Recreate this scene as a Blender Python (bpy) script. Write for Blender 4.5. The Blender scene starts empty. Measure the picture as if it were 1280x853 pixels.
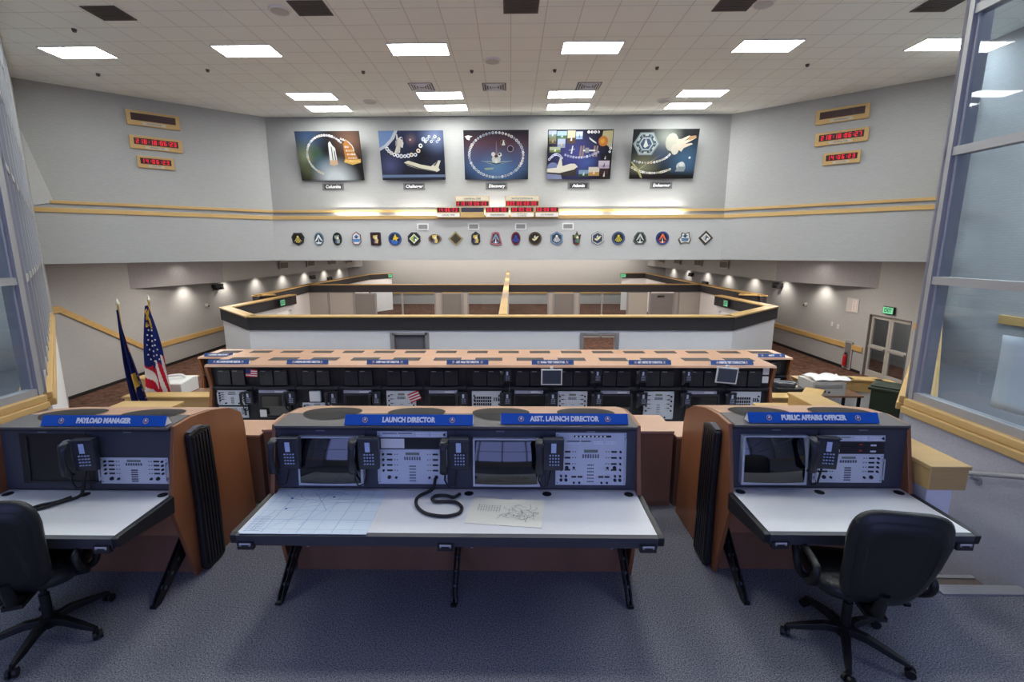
import bpy, math, random
from mathutils import Vector, Matrix
random.seed(7)
S = bpy.context.scene
COL = S.collection
R = math.radians

# ------------------------------------------------------------------ camera
F, CX, PITCH, YAW, ROLL, CAMZ = 608.0, 628.0, R(10.7), R(-1.0), R(0.14), 2.47
fwd = Vector((math.sin(YAW)*math.cos(PITCH), math.cos(YAW)*math.cos(PITCH), -math.sin(PITCH)))
rgt = Vector((math.cos(YAW), -math.sin(YAW), 0))
upv = rgt.cross(fwd)
r2 = rgt*math.cos(ROLL) - upv*math.sin(ROLL)
u2 = upv*math.cos(ROLL) + rgt*math.sin(ROLL)
cd = bpy.data.cameras.new('camera')
cd.sensor_width = 36; cd.lens = F*36/1280; cd.shift_x = (640-CX)/1280
cd.clip_end = 200
cam = bpy.data.objects.new('camera', cd); COL.objects.link(cam)
m = Matrix((r2, u2, -fwd)).transposed().to_4x4(); m.translation = (0, 0, CAMZ)
cam.matrix_world = m
S.camera = cam
S.view_settings.view_transform = 'Standard'
try: S.view_settings.look = 'None'
except Exception: pass
S.view_settings.gamma = 1
S.view_settings.use_curve_mapping = False
S.view_settings.exposure = 0.12

# ------------------------------------------------------------------ world and lights
w = bpy.data.worlds.new('daylight'); S.world = w; w.use_nodes = True
bg = w.node_tree.nodes['Background']
bg.inputs[0].default_value = (0.16, 0.22, 1.0, 1); bg.inputs[1].default_value = .9

CEIL_E = 27.0        # emission of the ceiling fixtures
def area(name, loc, rot, sx, sy, power, col=(1, 1, 1), spread=None):
    l = bpy.data.lights.new(name, 'AREA'); l.shape = 'RECTANGLE'; l.size = sx; l.size_y = sy
    l.energy = power; l.color = col
    if spread: l.spread = R(spread)
    o = bpy.data.objects.new(name, l); o.location = loc; o.rotation_euler = rot; COL.objects.link(o); return o
def spot(name, loc, power, angle, blend, col, tilt=(0, 0, 0), size=.06):
    l = bpy.data.lights.new(name, 'SPOT'); l.energy = power; l.spot_size = R(angle); l.spot_blend = blend
    l.color = col; l.shadow_soft_size = size
    o = bpy.data.objects.new(name, l); o.location = loc; o.rotation_euler = tilt; COL.objects.link(o); return o
WARM = (1.0, .90, .78)
# daylight entering by the big rear window (the wall behind the camera)
area('window_daylight', (-.4, -5.3, 3.2), (R(90), 0, 0), 8.6, 4.2, 150, (.50, .58, 1.0))
# unseen area lamps added to light the deep lower hall
for yy in (20.5, 26.5, 33.0):
    area('lower_hall_fill', (-.4, yy, 2.12), (0, 0, 0), 16, .6, 420, WARM)
for sx in (-9.9, 9.1):
    area('lower_hall_fill', (sx, 16.2, 2.12), (0, 0, 0), .6, 3, 110, WARM)
area('back_wall_wash', (-.4, 36.6, 2.1), (R(35), 0, 0), 20, .3, 330, WARM)
area('side_room_fill', (7.2, 5.0, 6.3), (0, 0, 0), 2.5, 6, 260, (.86, .92, 1))  # unseen lamps added to brighten the dark side rooms, here and below
area('side_room_fill', (-8.5, 3.0, 6.3), (0, 0, 0), 2.5, 6, 160, (.86, .92, 1))
# wall washers on both side walls, in the dropped ceiling strip
for yy in (18.6, 21.3, 24.0, 26.9, 29.8, 33.0, 36.0):
    spot('wall_washer', (-12.15, yy, 1.14), 45, 130, .85, WARM, (0, R(24), 0))
    spot('wall_washer', (11.4, yy, 1.14), 45, 130, .85, WARM, (0, R(-24), 0))
for xx, yy, rz in ((-11.45, 16.6, 0), (10.3, 16.4, 0)):
    spot('wall_washer', (xx, yy, 2.1), 30, 130, .9, WARM)
for xx, yy in ((-11.72, 17.5), (10.85, 17.6)):
    spot('strip_downlight', (xx, yy, 2.13), 22, 140, .9, WARM)
# uplights hidden in the cove behind the lower oak trim
for xx, ww in ((-4.9, 1.2), (-2.9, 1.4), (-.4, 1.0), (2.2, 1.2), (3.9, 1.2), (5.0, .6)):
    area('cove_uplight', (xx, 15.74, 3.45), (R(165), 0, 0), ww, .06, 46, (1, .96, .88))

# ------------------------------------------------------------------ helpers
def lin(c):
    c = c/255.0
    return c/12.92 if c <= .04045 else ((c+.055)/1.055)**2.4
def C(r, g, b): return (lin(r), lin(g), lin(b), 1.0)

MATS = {}
def mat(name, col=None, rough=.6, metal=0, spec=.5, noise=None, bump=None, emit=None, trans=0, coat=0):
    """noise = (scale, amount, (sx,sy,sz)); bump = (scale, strength)"""
    if name in MATS: return MATS[name]
    mt = bpy.data.materials.new(name); mt.use_nodes = True
    nt = mt.node_tree; b = nt.nodes['Principled BSDF']
    b.inputs['Roughness'].default_value = rough; b.inputs['Metallic'].default_value = metal
    b.inputs['Specular IOR Level'].default_value = spec
    if trans: b.inputs['Transmission Weight'].default_value = trans
    if coat: b.inputs['Coat Weight'].default_value = coat
    src = None
    if col is None:
        a = nt.nodes.new('ShaderNodeVertexColor'); a.layer_name = 'Col'; src = a.outputs['Color']
    else:
        b.inputs['Base Color'].default_value = col
    if noise or bump:
        tc = nt.nodes.new('ShaderNodeTexCoord')
    if noise:
        mp = nt.nodes.new('ShaderNodeMapping'); mp.inputs['Scale'].default_value = noise[2] if len(noise) > 2 else (1, 1, 1)
        nz = nt.nodes.new('ShaderNodeTexNoise'); nz.inputs['Scale'].default_value = noise[0]; nz.inputs['Detail'].default_value = 5
        nt.links.new(tc.outputs['Object'], mp.inputs[0]); nt.links.new(mp.outputs[0], nz.inputs['Vector'])
        rmp = nt.nodes.new('ShaderNodeMapRange'); rmp.inputs[1].default_value = .3; rmp.inputs[2].default_value = .7
        rmp.inputs[3].default_value = 1-noise[1]; rmp.inputs[4].default_value = 1+noise[1]
        nt.links.new(nz.outputs['Fac'], rmp.inputs[0])
        mx = nt.nodes.new('ShaderNodeMix'); mx.data_type = 'RGBA'; mx.blend_type = 'MULTIPLY'; mx.inputs[0].default_value = 1
        if src: nt.links.new(src, mx.inputs[6])
        else: mx.inputs[6].default_value = col
        nt.links.new(rmp.outputs[0], mx.inputs[7]); nt.links.new(mx.outputs[2], b.inputs['Base Color'])
    elif src: nt.links.new(src, b.inputs['Base Color'])
    if bump:
        n2 = nt.nodes.new('ShaderNodeTexNoise'); n2.inputs['Scale'].default_value = bump[0]
        nt.links.new(tc.outputs['Object'], n2.inputs['Vector'])
        bp = nt.nodes.new('ShaderNodeBump'); bp.inputs['Strength'].default_value = bump[1]; bp.inputs['Distance'].default_value = .01
        nt.links.new(n2.outputs['Fac'], bp.inputs['Height']); nt.links.new(bp.outputs[0], b.inputs['Normal'])
    if emit:
        b.inputs['Emission Strength'].default_value = emit
        if src: nt.links.new(src, b.inputs['Emission Color'])
        else: b.inputs['Emission Color'].default_value = col
    MATS[name] = mt; return mt

def brickmat(name, c1, c2, cm, bw, rh, mortar, off, rough=.8, scale=1, rotx=None, bump=.2):
    mt = bpy.data.materials.new(name); mt.use_nodes = True; nt = mt.node_tree; b = nt.nodes['Principled BSDF']
    b.inputs['Roughness'].default_value = rough; b.inputs['Specular IOR Level'].default_value = .25
    tc = nt.nodes.new('ShaderNodeTexCoord'); mp = nt.nodes.new('ShaderNodeMapping')
    if rotx: mp.inputs['Rotation'].default_value = rotx
    br = nt.nodes.new('ShaderNodeTexBrick'); br.offset = off; br.inputs['Scale'].default_value = scale
    br.inputs['Color1'].default_value = c1; br.inputs['Color2'].default_value = c2; br.inputs['Mortar'].default_value = cm
    br.inputs['Brick Width'].default_value = bw; br.inputs['Row Height'].default_value = rh; br.inputs['Mortar Size'].default_value = mortar
    nt.links.new(tc.outputs['Object'], mp.inputs[0]); nt.links.new(mp.outputs[0], br.inputs['Vector']); nt.links.new(br.outputs['Color'], b.inputs['Base Color'])
    MATS[name] = mt; return mt

M_P = mat('painted_matte', None, .6)
M_PG = mat('painted_gloss', None, .28, spec=.5)
M_LED = mat('red_led', None, .5, emit=.45)
M_ART = mat('printed_panel', None, .45, spec=.3)
M_CLOTH = mat('flag_cloth', None, .85, spec=.1, bump=(60, .2))
M_CHERRY = mat('cherry_laminate', C(142, 90, 58), .38, noise=(3.0, .16, (1, 1, .12)))
M_CHERRYTOP = mat('cherry_top', C(192, 150, 122), .34, noise=(3.0, .08, (.2, 1, 1)))
M_BROWN = mat('dark_cherry', C(132, 96, 74), .4, noise=(3.0, .15, (1, 1, .12)))
M_OAK = mat('oak', C(200, 165, 106), .42, noise=(6.0, .10, (.15, 1, 2)))
M_FACE = mat('blue_charcoal', C(58, 62, 74), .5, bump=(300, .05))
M_FACE2 = mat('near_black_face', C(34, 36, 44), .55)
M_DARK = mat('dark_plastic', C(30, 31, 35), .45, bump=(200, .08))
M_RUBBER = mat('black_rubber', C(18, 18, 20), .5)
M_LAM = mat('desk_laminate', C(224, 224, 226), .4, spec=.9, noise=(90, .02))
M_GREYTOP = mat('grey_laminate', C(96, 92, 90), .6, noise=(120, .06))
M_GREY = mat('grey_paint', C(150, 148, 150), .5)
M_ALU = mat('aluminium_frame', C(168, 168, 170), .42, metal=.25)
M_CHROME = mat('chrome', C(200, 200, 205), .2, metal=1)
M_SILVER = mat('silver_bezel', C(186, 192, 202), .4, metal=.1)
M_SCREEN = mat('crt_glass', C(8, 9, 16), .06, spec=.8, coat=.4)
M_WHITE = mat('white_plastic', C(226, 226, 224), .5)
M_BLUE = mat('sign_blue', C(8, 88, 188), .35)
M_TEXT = mat('white_lettering', C(240, 242, 246), .5)
M_INK = mat('dark_lettering', C(40, 40, 42), .6)
M_BAND = mat('black_fabric_band', C(50, 48, 52), .85, noise=(40, .08), bump=(150, .2))
M_WHITEWALL = mat('white_wall', C(242, 242, 244), .7, bump=(60, .03))
M_LEG = mat('leg_black_metal', None, .45)
M_GREEN = mat('bin_green', C(40, 52, 40), .5)
M_LEATHER = mat('black_leather', C(30, 31, 33), .42, bump=(120, .15))
M_PAPER = mat('paper', C(226, 226, 226), .8)
M_LIGHT = mat('light_diffuser', (.98, 1, .95, 1), .5, emit=CEIL_E)
M_EXIT = mat('exit_green', C(120, 215, 165), .5, emit=.35)
def carpet(name, c1, c2, sc, patches=0):
    mt = bpy.data.materials.new(name); mt.use_nodes = True; nt = mt.node_tree; b = nt.nodes['Principled BSDF']
    b.inputs['Roughness'].default_value = .95; b.inputs['Specular IOR Level'].default_value = .1
    tc = nt.nodes.new('ShaderNodeTexCoord'); n1 = nt.nodes.new('ShaderNodeTexNoise'); n1.inputs['Scale'].default_value = sc; n1.inputs['Detail'].default_value = 3
    n1.inputs['Roughness'].default_value = .8
    cr = nt.nodes.new('ShaderNodeValToRGB'); cr.color_ramp.elements[0].position = .36; cr.color_ramp.elements[1].position = .64
    cr.color_ramp.elements[0].color = c1; cr.color_ramp.elements[1].color = c2
    nt.links.new(tc.outputs['Object'], n1.inputs['Vector']); nt.links.new(n1.outputs['Fac'], cr.inputs[0]); nt.links.new(cr.outputs[0], b.inputs['Base Color'])
    bp = nt.nodes.new('ShaderNodeBump'); bp.inputs['Strength'].default_value = .12; bp.inputs['Distance'].default_value = .003
    nt.links.new(n1.outputs['Fac'], bp.inputs['Height']); nt.links.new(bp.outputs[0], b.inputs['Normal'])
    MATS[name] = mt; return mt
M_CARPET = carpet('blue_grey_carpet', C(40, 43, 52), C(166, 167, 174), 120)
M_CARPET2 = carpet('brown_patterned_carpet', C(72, 51, 44), C(114, 86, 75), 5)
M_CEIL = brickmat('ceiling_tiles', C(250, 252, 246), C(248, 250, 244), C(208, 206, 202), .6096, .6096, .006, 0, rough=.9)
M_WALL = brickmat('fabric_wall_far', C(176, 177, 178), C(172, 173, 174), C(168, 169, 170), .12, .05, .006, .5, rotx=(R(90), 0, 0))
M_WALLX = brickmat('fabric_wall_side', C(190, 188, 189), C(184, 182, 184), C(175, 173, 174), .12, .05, .006, .5, rotx=(R(90), 0, R(90)))
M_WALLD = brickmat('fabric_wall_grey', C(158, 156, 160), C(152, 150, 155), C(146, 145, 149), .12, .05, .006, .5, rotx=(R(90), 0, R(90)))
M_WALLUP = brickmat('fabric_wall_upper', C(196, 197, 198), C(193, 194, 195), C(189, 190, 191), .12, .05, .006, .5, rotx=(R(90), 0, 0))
M_WALLTOP = brickmat('fabric_wall_top', C(164, 165, 165), C(161, 162, 162), C(157, 158, 158), .12, .05, .006, .5, rotx=(R(90), 0, 0))
M_KNEE = mat('knee_wall_fabric', C(176, 176, 184), .85, noise=(70, .07), bump=(90, .2))
def glassmat():
    mt = bpy.data.materials.new('window_glass'); mt.use_nodes = True; nt = mt.node_tree
    for n in list(nt.nodes):
        if n.type == 'BSDF_PRINCIPLED': nt.nodes.remove(n)
    out = [n for n in nt.nodes if n.type == 'OUTPUT_MATERIAL'][0]
    tr = nt.nodes.new('ShaderNodeBsdfTransparent'); tr.inputs[0].default_value = (.86, .91, .95, 1)
    gl = nt.nodes.new('ShaderNodeBsdfGlossy'); gl.inputs['Roughness'].default_value = .02
    fr = nt.nodes.new('ShaderNodeFresnel'); fr.inputs['IOR'].default_value = 1.45
    mx = nt.nodes.new('ShaderNodeMixShader')
    ge = nt.nodes.new('ShaderNodeNewGeometry'); iv = nt.nodes.new('ShaderNodeMath'); iv.operation = 'SUBTRACT'; iv.inputs[0].default_value = 1
    ml = nt.nodes.new('ShaderNodeMath'); ml.operation = 'MULTIPLY'
    nt.links.new(ge.outputs['Backfacing'], iv.inputs[1]); nt.links.new(iv.outputs[0], ml.inputs[0]); nt.links.new(fr.outputs[0], ml.inputs[1])
    nt.links.new(ml.outputs[0], mx.inputs[0]); nt.links.new(tr.outputs[0], mx.inputs[1]); nt.links.new(gl.outputs[0], mx.inputs[2]); nt.links.new(mx.outputs[0], out.inputs[0])
    return mt
M_GLASS = glassmat()
WHITE = (1, 1, 1, 1)

class MB:
    def __init__(s): s.v = []; s.f = []; s.c = []; s.m = []; s.sm = []
    def add(s, vs, fs, col=WHITE, mi=0, smooth=False, M=None):
        o = len(s.v)
        for p in vs:
            p = Vector(p)
            if M is not None: p = M @ p
            s.v.append(tuple(p))
        for k, f in enumerate(fs):
            s.f.append(tuple(o+i for i in f)); s.c.append(col[k] if isinstance(col, list) else col); s.m.append(mi); s.sm.append(smooth)
        return s
    def box(s, x0, x1, y0, y1, z0, z1, col=WHITE, mi=0, M=None):
        if x0 > x1: x0, x1 = x1, x0
        if y0 > y1: y0, y1 = y1, y0
        if z0 > z1: z0, z1 = z1, z0
        vs = [(x0, y0, z0), (x1, y0, z0), (x1, y1, z0), (x0, y1, z0), (x0, y0, z1), (x1, y0, z1), (x1, y1, z1), (x0, y1, z1)]
        fs = [(0, 3, 2, 1), (4, 5, 6, 7), (0, 1, 5, 4), (1, 2, 6, 5), (2, 3, 7, 6), (3, 0, 4, 7)]
        return s.add(vs, fs, col, mi, M=M)
    def prism(s, poly, a, b, axis='x', col=WHITE, mi=0, M=None, smooth=False):
        """poly 2D; axis x: (y,z) extruded in x; y: (x,z); z: (x,y)"""
        n = len(poly)
        ar = sum(poly[i][0]*poly[(i+1) % n][1]-poly[(i+1) % n][0]*poly[i][1] for i in range(n))
        if (ar < 0) != (axis == 'y'): poly = poly[::-1]
        def P(p, t): return (t, p[0], p[1]) if axis == 'x' else (p[0], t, p[1]) if axis == 'y' else (p[0], p[1], t)
        if a > b: a, b = b, a
        vs = [P(p, a) for p in poly]+[P(p, b) for p in poly]
        fs = [tuple(range(n-1, -1, -1)), tuple(range(n, 2*n))]
        s.add(vs, fs, col, mi, M=M)
        o = len(s.v)-2*n
        for i in range(n):
            j = (i+1) % n
            s.f.append((o+i, o+j, o+n+j, o+n+i)); s.c.append(col if not isinstance(col, list) else col[0]); s.m.append(mi); s.sm.append(smooth)
        return s
    def cyl(s, p0, p1, r0, r1=None, n=12, col=WHITE, mi=0, M=None, caps=True, smooth=True):
        r1 = r0 if r1 is None else r1
        p0 = Vector(p0); p1 = Vector(p1); d = (p1-p0).normalized()
        a = d.orthogonal().normalized(); b = d.cross(a)
        vs = []
        for p, r in ((p0, r0), (p1, r1)):
            for i in range(n):
                t = 2*math.pi*i/n; vs.append(tuple(p+a*r*math.cos(t)+b*r*math.sin(t)))
        s.add(vs, [(i, (i+1) % n, n+(i+1) % n, n+i) for i in range(n)], col, mi, smooth, M)
        if caps:
            s.add([vs[i] for i in range(n)], [tuple(range(n-1, -1, -1))], col, mi, False, M)
            s.add([vs[n+i] for i in range(n)], [tuple(range(n))], col, mi, False, M)
        return s
    def disc(s, c, r, n=16, col=WHITE, nrm='y', ry=None, M=None, mi=0):
        """flat disc; nrm 'y' faces -y; 'z' faces +z"""
        ry = ry or r; vs = []
        for i in range(n):
            t = 2*math.pi*i/n
            vs.append((c[0]+r*math.cos(t), c[1], c[2]+ry*math.sin(t)) if nrm == 'y' else (c[0]+r*math.cos(t), c[1]+ry*math.sin(t), c[2]))
        return s.add(vs, [tuple(range(n))], col, mi, M=M)
    def poly(s, pts, y, col, M=None, mi=0):
        """flat polygon in xz at depth y facing -y"""
        n = len(pts); ar = sum(pts[i][0]*pts[(i+1) % n][1]-pts[(i+1) % n][0]*pts[i][1] for i in range(n))
        if ar < 0: pts = pts[::-1]
        return s.add([(p[0], y, p[1]) for p in pts], [tuple(range(n))], col, mi, M=M)
    def tube(s, path, r, n=8, col=WHITE, mi=0):
        P = [Vector(p) for p in path]; rings = []
        prev = None
        for i, p in enumerate(P):
            d = (P[min(i+1, len(P)-1)]-P[max(i-1, 0)]).normalized()
            a = d.orthogonal().normalized() if prev is None else (prev-d*prev.dot(d)).normalized()
            prev = a; b = d.cross(a)
            rr = r[i] if isinstance(r, (list, tuple)) else r
            rings.append([tuple(p+a*rr*math.cos(2*math.pi*k/n)+b*rr*math.sin(2*math.pi*k/n)) for k in range(n)])
        return s.loft(rings, col, mi, closed=True, caps=True)
    def loft(s, rings, col=WHITE, mi=0, closed=True, caps=True, smooth=True):
        n = len(rings[0]); vs = [p for r in rings for p in r]; fs = []
        for i in range(len(rings)-1):
            for k in range(n if closed else n-1):
                k2 = (k+1) % n
                fs.append((i*n+k, i*n+k2, (i+1)*n+k2, (i+1)*n+k))
        s.add(vs, fs, col, mi, smooth)
        if caps:
            s.add(rings[0], [tuple(range(n-1, -1, -1))], col, mi); s.add(rings[-1], [tuple(range(n))], col, mi)
        return s
    def build(s, name, mats=None, parent=None, loc=None, rz=0, bevel=0, subsurf=0, solid=0):
        me = bpy.data.meshes.new(name); me.from_pydata(s.v, [], s.f)
        mats = mats if isinstance(mats, (list, tuple)) else [mats or M_P]
        for q in mats: me.materials.append(q)
        me.polygons.foreach_set('material_index', s.m); me.polygons.foreach_set('use_smooth', s.sm)
        ca = me.color_attributes.new('Col', 'FLOAT_COLOR', 'CORNER')
        buf = []
        for f, c in zip(s.f, s.c):
            if isinstance(c[0], (tuple, list)):
                for q in c: buf.extend(q)
            else:
                for _ in f: buf.extend(c)
        ca.data.foreach_set('color', buf)
        me.update()
        o = bpy.data.objects.new(name, me); COL.objects.link(o)
        if parent: o.parent = parent
        if loc: o.location = loc
        if rz: o.rotation_euler.z = rz
        if bevel:
            b = o.modifiers.new('bevel', 'BEVEL'); b.width = bevel; b.segments = 2; b.limit_method = 'ANGLE'
        if subsurf:
            b = o.modifiers.new('sub', 'SUBSURF'); b.levels = subsurf; b.render_levels = subsurf
        if solid:
            b = o.modifiers.new('solid', 'SOLIDIFY'); b.thickness = solid
        return o

def thing(name, label, cat, loc=(0, 0, 0), rz=0, group=None):
    o = bpy.data.objects.new(name, None); COL.objects.link(o); o.empty_display_size = .1
    o.location = loc; o.rotation_euler.z = rz
    return tag(o, label, cat, group)
def tag(o, label, cat, group=None, kind=None):
    o['label'] = label; o['category'] = cat
    if group: o['group'] = group
    if kind: o['kind'] = kind
    return o
def struct(o, label=None):
    o['kind'] = 'structure'
    if label: o['label'] = label
    return o
def kids(o): return [c for c in bpy.data.objects if c.parent == o]
def copy_tree(root, parent=None):
    pool = {}
    for c in bpy.data.objects:
        if c.parent: pool.setdefault(c.parent.name, []).append(c)
    def rec(o, par):
        c = o.copy(); COL.objects.link(c); c.parent = par
        for k in pool.get(o.name, []): rec(k, c)
        return c
    return rec(root, parent)
def text(s, size, m, parent, loc, rot=(R(90), 0, 0), xs=1.0, name='lettering', align='CENTER', bold=0.0, ital=0.0):
    cu = bpy.data.curves.new(name, 'FONT'); cu.body = s; cu.size = size; cu.align_x = align; cu.align_y = 'CENTER'
    cu.extrude = .0015; cu.offset = bold; cu.shear = ital; cu.resolution_u = 2
    t = bpy.data.objects.new('tmp', cu); COL.objects.link(t)
    bpy.context.view_layer.update()
    me = bpy.data.meshes.new_from_object(t)
    bpy.data.objects.remove(t)
    me.name = name
    if not me.materials: me.materials.append(m)
    else: me.materials[0] = m
    o = bpy.data.objects.new(name, me); COL.objects.link(o); o.parent = parent
    o.location = loc; o.rotation_euler = rot; o.scale = (xs, 1, 1)
    return o
SEG = {'0': 'abcdef', '1': 'bc', '2': 'abged', '3': 'abgcd', '4': 'fgbc', '5': 'afgcd', '6': 'afgedc', '7': 'abc', '8': 'abcdefg', '9': 'abcdfg', '-': 'g', ' ': ''}
def digits(mb, s, x, y, z, h, col, pitch=None, M=None):
    w_ = h*.52; t = h*.16; pitch = pitch or h*.78
    for ch in s:
        if ch == ':':
            mb.box(x+w_*.3, x+w_*.3+t, y, y+.004, z+h*.25, z+h*.25+t, col, M=M); mb.box(x+w_*.3, x+w_*.3+t, y, y+.004, z+h*.62, z+h*.62+t, col, M=M)
            x += pitch*.6; continue
        for q in SEG[ch]:
            a = {'a': (0, w_, h-t, h), 'd': (0, w_, 0, t), 'g': (0, w_, h/2-t/2, h/2+t/2), 'f': (0, t, h/2, h), 'b': (w_-t, w_, h/2, h), 'e': (0, t, 0, h/2), 'c': (w_-t, w_, 0, h/2)}[q]
            mb.box(x+a[0], x+a[1], y, y+.004, z+a[2], z+a[3], col, M=M)
        x += pitch
    return x
# ================================================================== THE SETTING
FL2, FL3, FL4 = -.8, -1.3, -1.75          # tier levels under the top level (0)
def wall(name, p, q, z0, z1, t=.12, m=None, holes=(), label=None, parent=None):
    """upright wall from p to q; t > 0 puts the thickness left of the direction p->q. holes: (s0,s1,z0,z1)"""
    L = math.hypot(q[0]-p[0], q[1]-p[1]); mb = MB(); s = 0
    for h in sorted(holes):
        if h[0] > s: mb.box(s, h[0], 0, t, z0, z1)
        if h[2] > z0: mb.box(h[0], h[1], 0, t, z0, h[2])
        if h[3] < z1: mb.box(h[0], h[1], 0, t, h[3], z1)
        s = h[1]
    if s < L: mb.box(s, L, 0, t, z0, z1)
    o = mb.build(name, m or M_WALL, parent, (p[0], p[1], 0), math.atan2(q[1]-p[1], q[0]-p[0]))
    return struct(o, label)
def bar(name, p, q, z0, z1, y0, y1, m, parent=None, bevel=.008, label=None):
    L = math.hypot(q[0]-p[0], q[1]-p[1])
    o = MB().box(0, L, y0, y1, z0, z1).build(name, m, parent, (p[0], p[1], 0), math.atan2(q[1]-p[1], q[0]-p[0]), bevel=bevel)
    if label or not parent: struct(o, label)
    return o
def slab(name, poly, z0, z1, m):
    return struct(MB().prism(poly, z0, z1, 'z').build(name, m))

slab('floor', [(-4.85, -5), (4.0, -5), (4.0, 3.25), (3.12, 3.25), (3.12, 4.9), (-3.98, 4.9), (-3.98, 3.25), (-4.85, 3.25)], FL2, 0, M_CARPET)
slab('floor', [(4.0, -5), (9.55, -5), (9.55, 11.0), (9.3, 10.78), (3.95, 4.62)], -.2, 0, M_CARPET)
slab('floor', [(-4.85, -5), (-4.85, 4.75), (-10.5, 10.8), (-10.5, -5)], -.2, 0, M_CARPET)
slab('floor', [(-3.98, 4.9), (3.12, 4.9), (4.1, 4.9), (6.95, 7.8), (6.95, 8.75), (-7.8, 8.75), (-7.8, 7.95), (-4.95, 4.9)], FL4, FL2, M_CARPET2)
slab('floor', [(-4.85, 3.25), (-3.98, 3.25), (-3.98, 4.9), (-4.95, 4.9)], FL4, FL2, M_CARPET2)
slab('floor', [(3.12, 3.25), (3.98, 3.25), (4.1, 4.9), (3.12, 4.9)], FL4, FL2, M_CARPET2)
slab('floor', [(-7.1, 8.75), (6.45, 8.75), (6.45, 10.5), (-7.1, 10.5)], FL4, FL3, M_CARPET2)
slab('floor', [(-12.8, 3), (14.5, 3), (14.5, 38.2), (-12.8, 38.2)], FL4-.2, FL4, M_CARPET2)
slab('ceiling', [(-13, -5.2), (12.3, -5.2), (12.3, 11.4), (6.95, 16.1), (-7.85, 16.1), (-13, 11.5)], 6.5, 6.6, M_CEIL)
slab('ceiling', [(-12.8, 11.2), (-12.1, 11.9), (-7.55, 15.78), (6.65, 15.78), (11.0, 11.9), (12.0, 11.4), (14.6, 14), (14.6, 38.2), (-12.8, 38.2)], 2.15, 2.3, M_WHITEWALL)

# --- far wall with its light cove, and the two slanting walls
Lc, Le = (-7.62, 15.95), (-12.2, 11.98)
Rc, Re = (6.73, 15.95), (11.1, 12.12)
wall('wall_far', (-7.62, 15.95), (6.73, 15.95), 3.3, 6.5, .15, M_WALLTOP, label='upper far wall behind the five posters')
wall('wall_far_left', (-12.2, 11.98), Lc, 3.3, 6.5, .15, M_WALL, label='upper slanting wall on the left with three clocks')
wall('wall_far_right', Rc, (10.75, 12.43), 3.3, 6.5, .15, M_WALL, label='upper slanting wall on the right with three clocks')
Lb, Rb = (-7.526, 15.7), (6.636, 15.7)
wall('wall_far_lower', Lb, Rb, 2.13, 3.40, .12, M_WALLUP, label='lower band of the far wall carrying the patch emblems')
wall('wall_far_left_lower', (-11.98, 11.83), Lb, 2.13, 3.40, .12, M_WALL)
wall('wall_far_right_lower', Rb, (10.98, 11.9), 2.13, 3.40, .12, M_WALL)
bar('trim_1', Lb, Rb, 3.40, 3.515, -.035, .05, M_OAK); bar('trim_2', (-11.98, 11.83), Lb, 3.40, 3.515, -.035, .05, M_OAK); bar('trim_3', Rb, (10.98, 11.9), 3.40, 3.515, -.035, .05, M_OAK)
bar('trim_4', (-7.60, 15.93), (6.71, 15.93), 3.63, 3.71, -.03, .02, M_OAK); bar('trim_5', (-11.6, 12.48), (-7.60, 15.93), 3.63, 3.71, -.03, .02, M_OAK); bar('trim_6', (6.71, 15.93), (10.6, 12.54), 3.63, 3.71, -.03, .02, M_OAK)
# thin paler triangles laid on the slanting walls beside the glazed bays
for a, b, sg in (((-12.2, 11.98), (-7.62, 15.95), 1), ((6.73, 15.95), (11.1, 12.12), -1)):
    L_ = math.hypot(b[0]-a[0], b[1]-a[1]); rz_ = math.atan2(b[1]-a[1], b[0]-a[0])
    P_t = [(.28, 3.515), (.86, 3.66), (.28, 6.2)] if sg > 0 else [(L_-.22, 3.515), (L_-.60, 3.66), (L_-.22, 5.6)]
    struct(MB().prism(P_t, -.03, 0, 'y').build('wall_triangle', M_WALLUP, None, (a[0], a[1], 0), rz_))
# side walls of the hall
wall('wall_left', (-12.65, 38), (-12.65, 12.2), FL4, 2.15, -.15, M_WALLX if False else M_WALL)
wall('wall_right', (11.9, 12.2), (11.9, 38), FL4, 2.15, -.15, M_WALL, holes=[(2.28, 4.02, FL4, .34)])
wall('wall_back_hall', (-12.65, 38), (11.9, 38), FL4, 2.15, .15, M_WALL)
# hanging strip of ceiling in front of the side walls
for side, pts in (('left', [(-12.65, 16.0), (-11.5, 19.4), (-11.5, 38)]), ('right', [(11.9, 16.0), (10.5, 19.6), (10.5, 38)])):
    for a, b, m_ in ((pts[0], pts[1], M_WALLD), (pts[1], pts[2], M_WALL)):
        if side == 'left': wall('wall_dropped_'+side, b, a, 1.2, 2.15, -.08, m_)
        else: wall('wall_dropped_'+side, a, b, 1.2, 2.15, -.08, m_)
# chair rails
bar('trim_7', (-12.65, 38), (-12.65, 16.3), -.99, -.81, -.0, .05, M_OAK)
bar('trim_8', (-12.65, 13.35), (-12.65, 12.75), .75, .94, 0, .06, M_OAK)
struct(MB().prism([(13.3, .94), (16.35, -.81), (16.35, -.99), (13.3, .75)], -12.65, -12.6, 'x').build('trim_9', M_OAK, bevel=.006))
bar('trim_10', (11.9, 16.3), (11.9, 38), -1.0, -.82, 0, .05, M_OAK)
bar('trim_11', (11.9, 12.95), (11.9, 14.35), .12, .3, 0, .06, M_OAK)
bar('trim_12', (-12.65, 37.98), (11.9, 37.98), -.95, -.77, -.05, 0, M_OAK)
bar('baseboard_left', (-12.65, 38), (-12.65, 12.9), FL4, FL4+.1, 0, .02, M_DARK)
bar('baseboard_right', (11.9, 16.3), (11.9, 38), FL4, FL4+.1, 0, .02, M_DARK)
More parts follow.
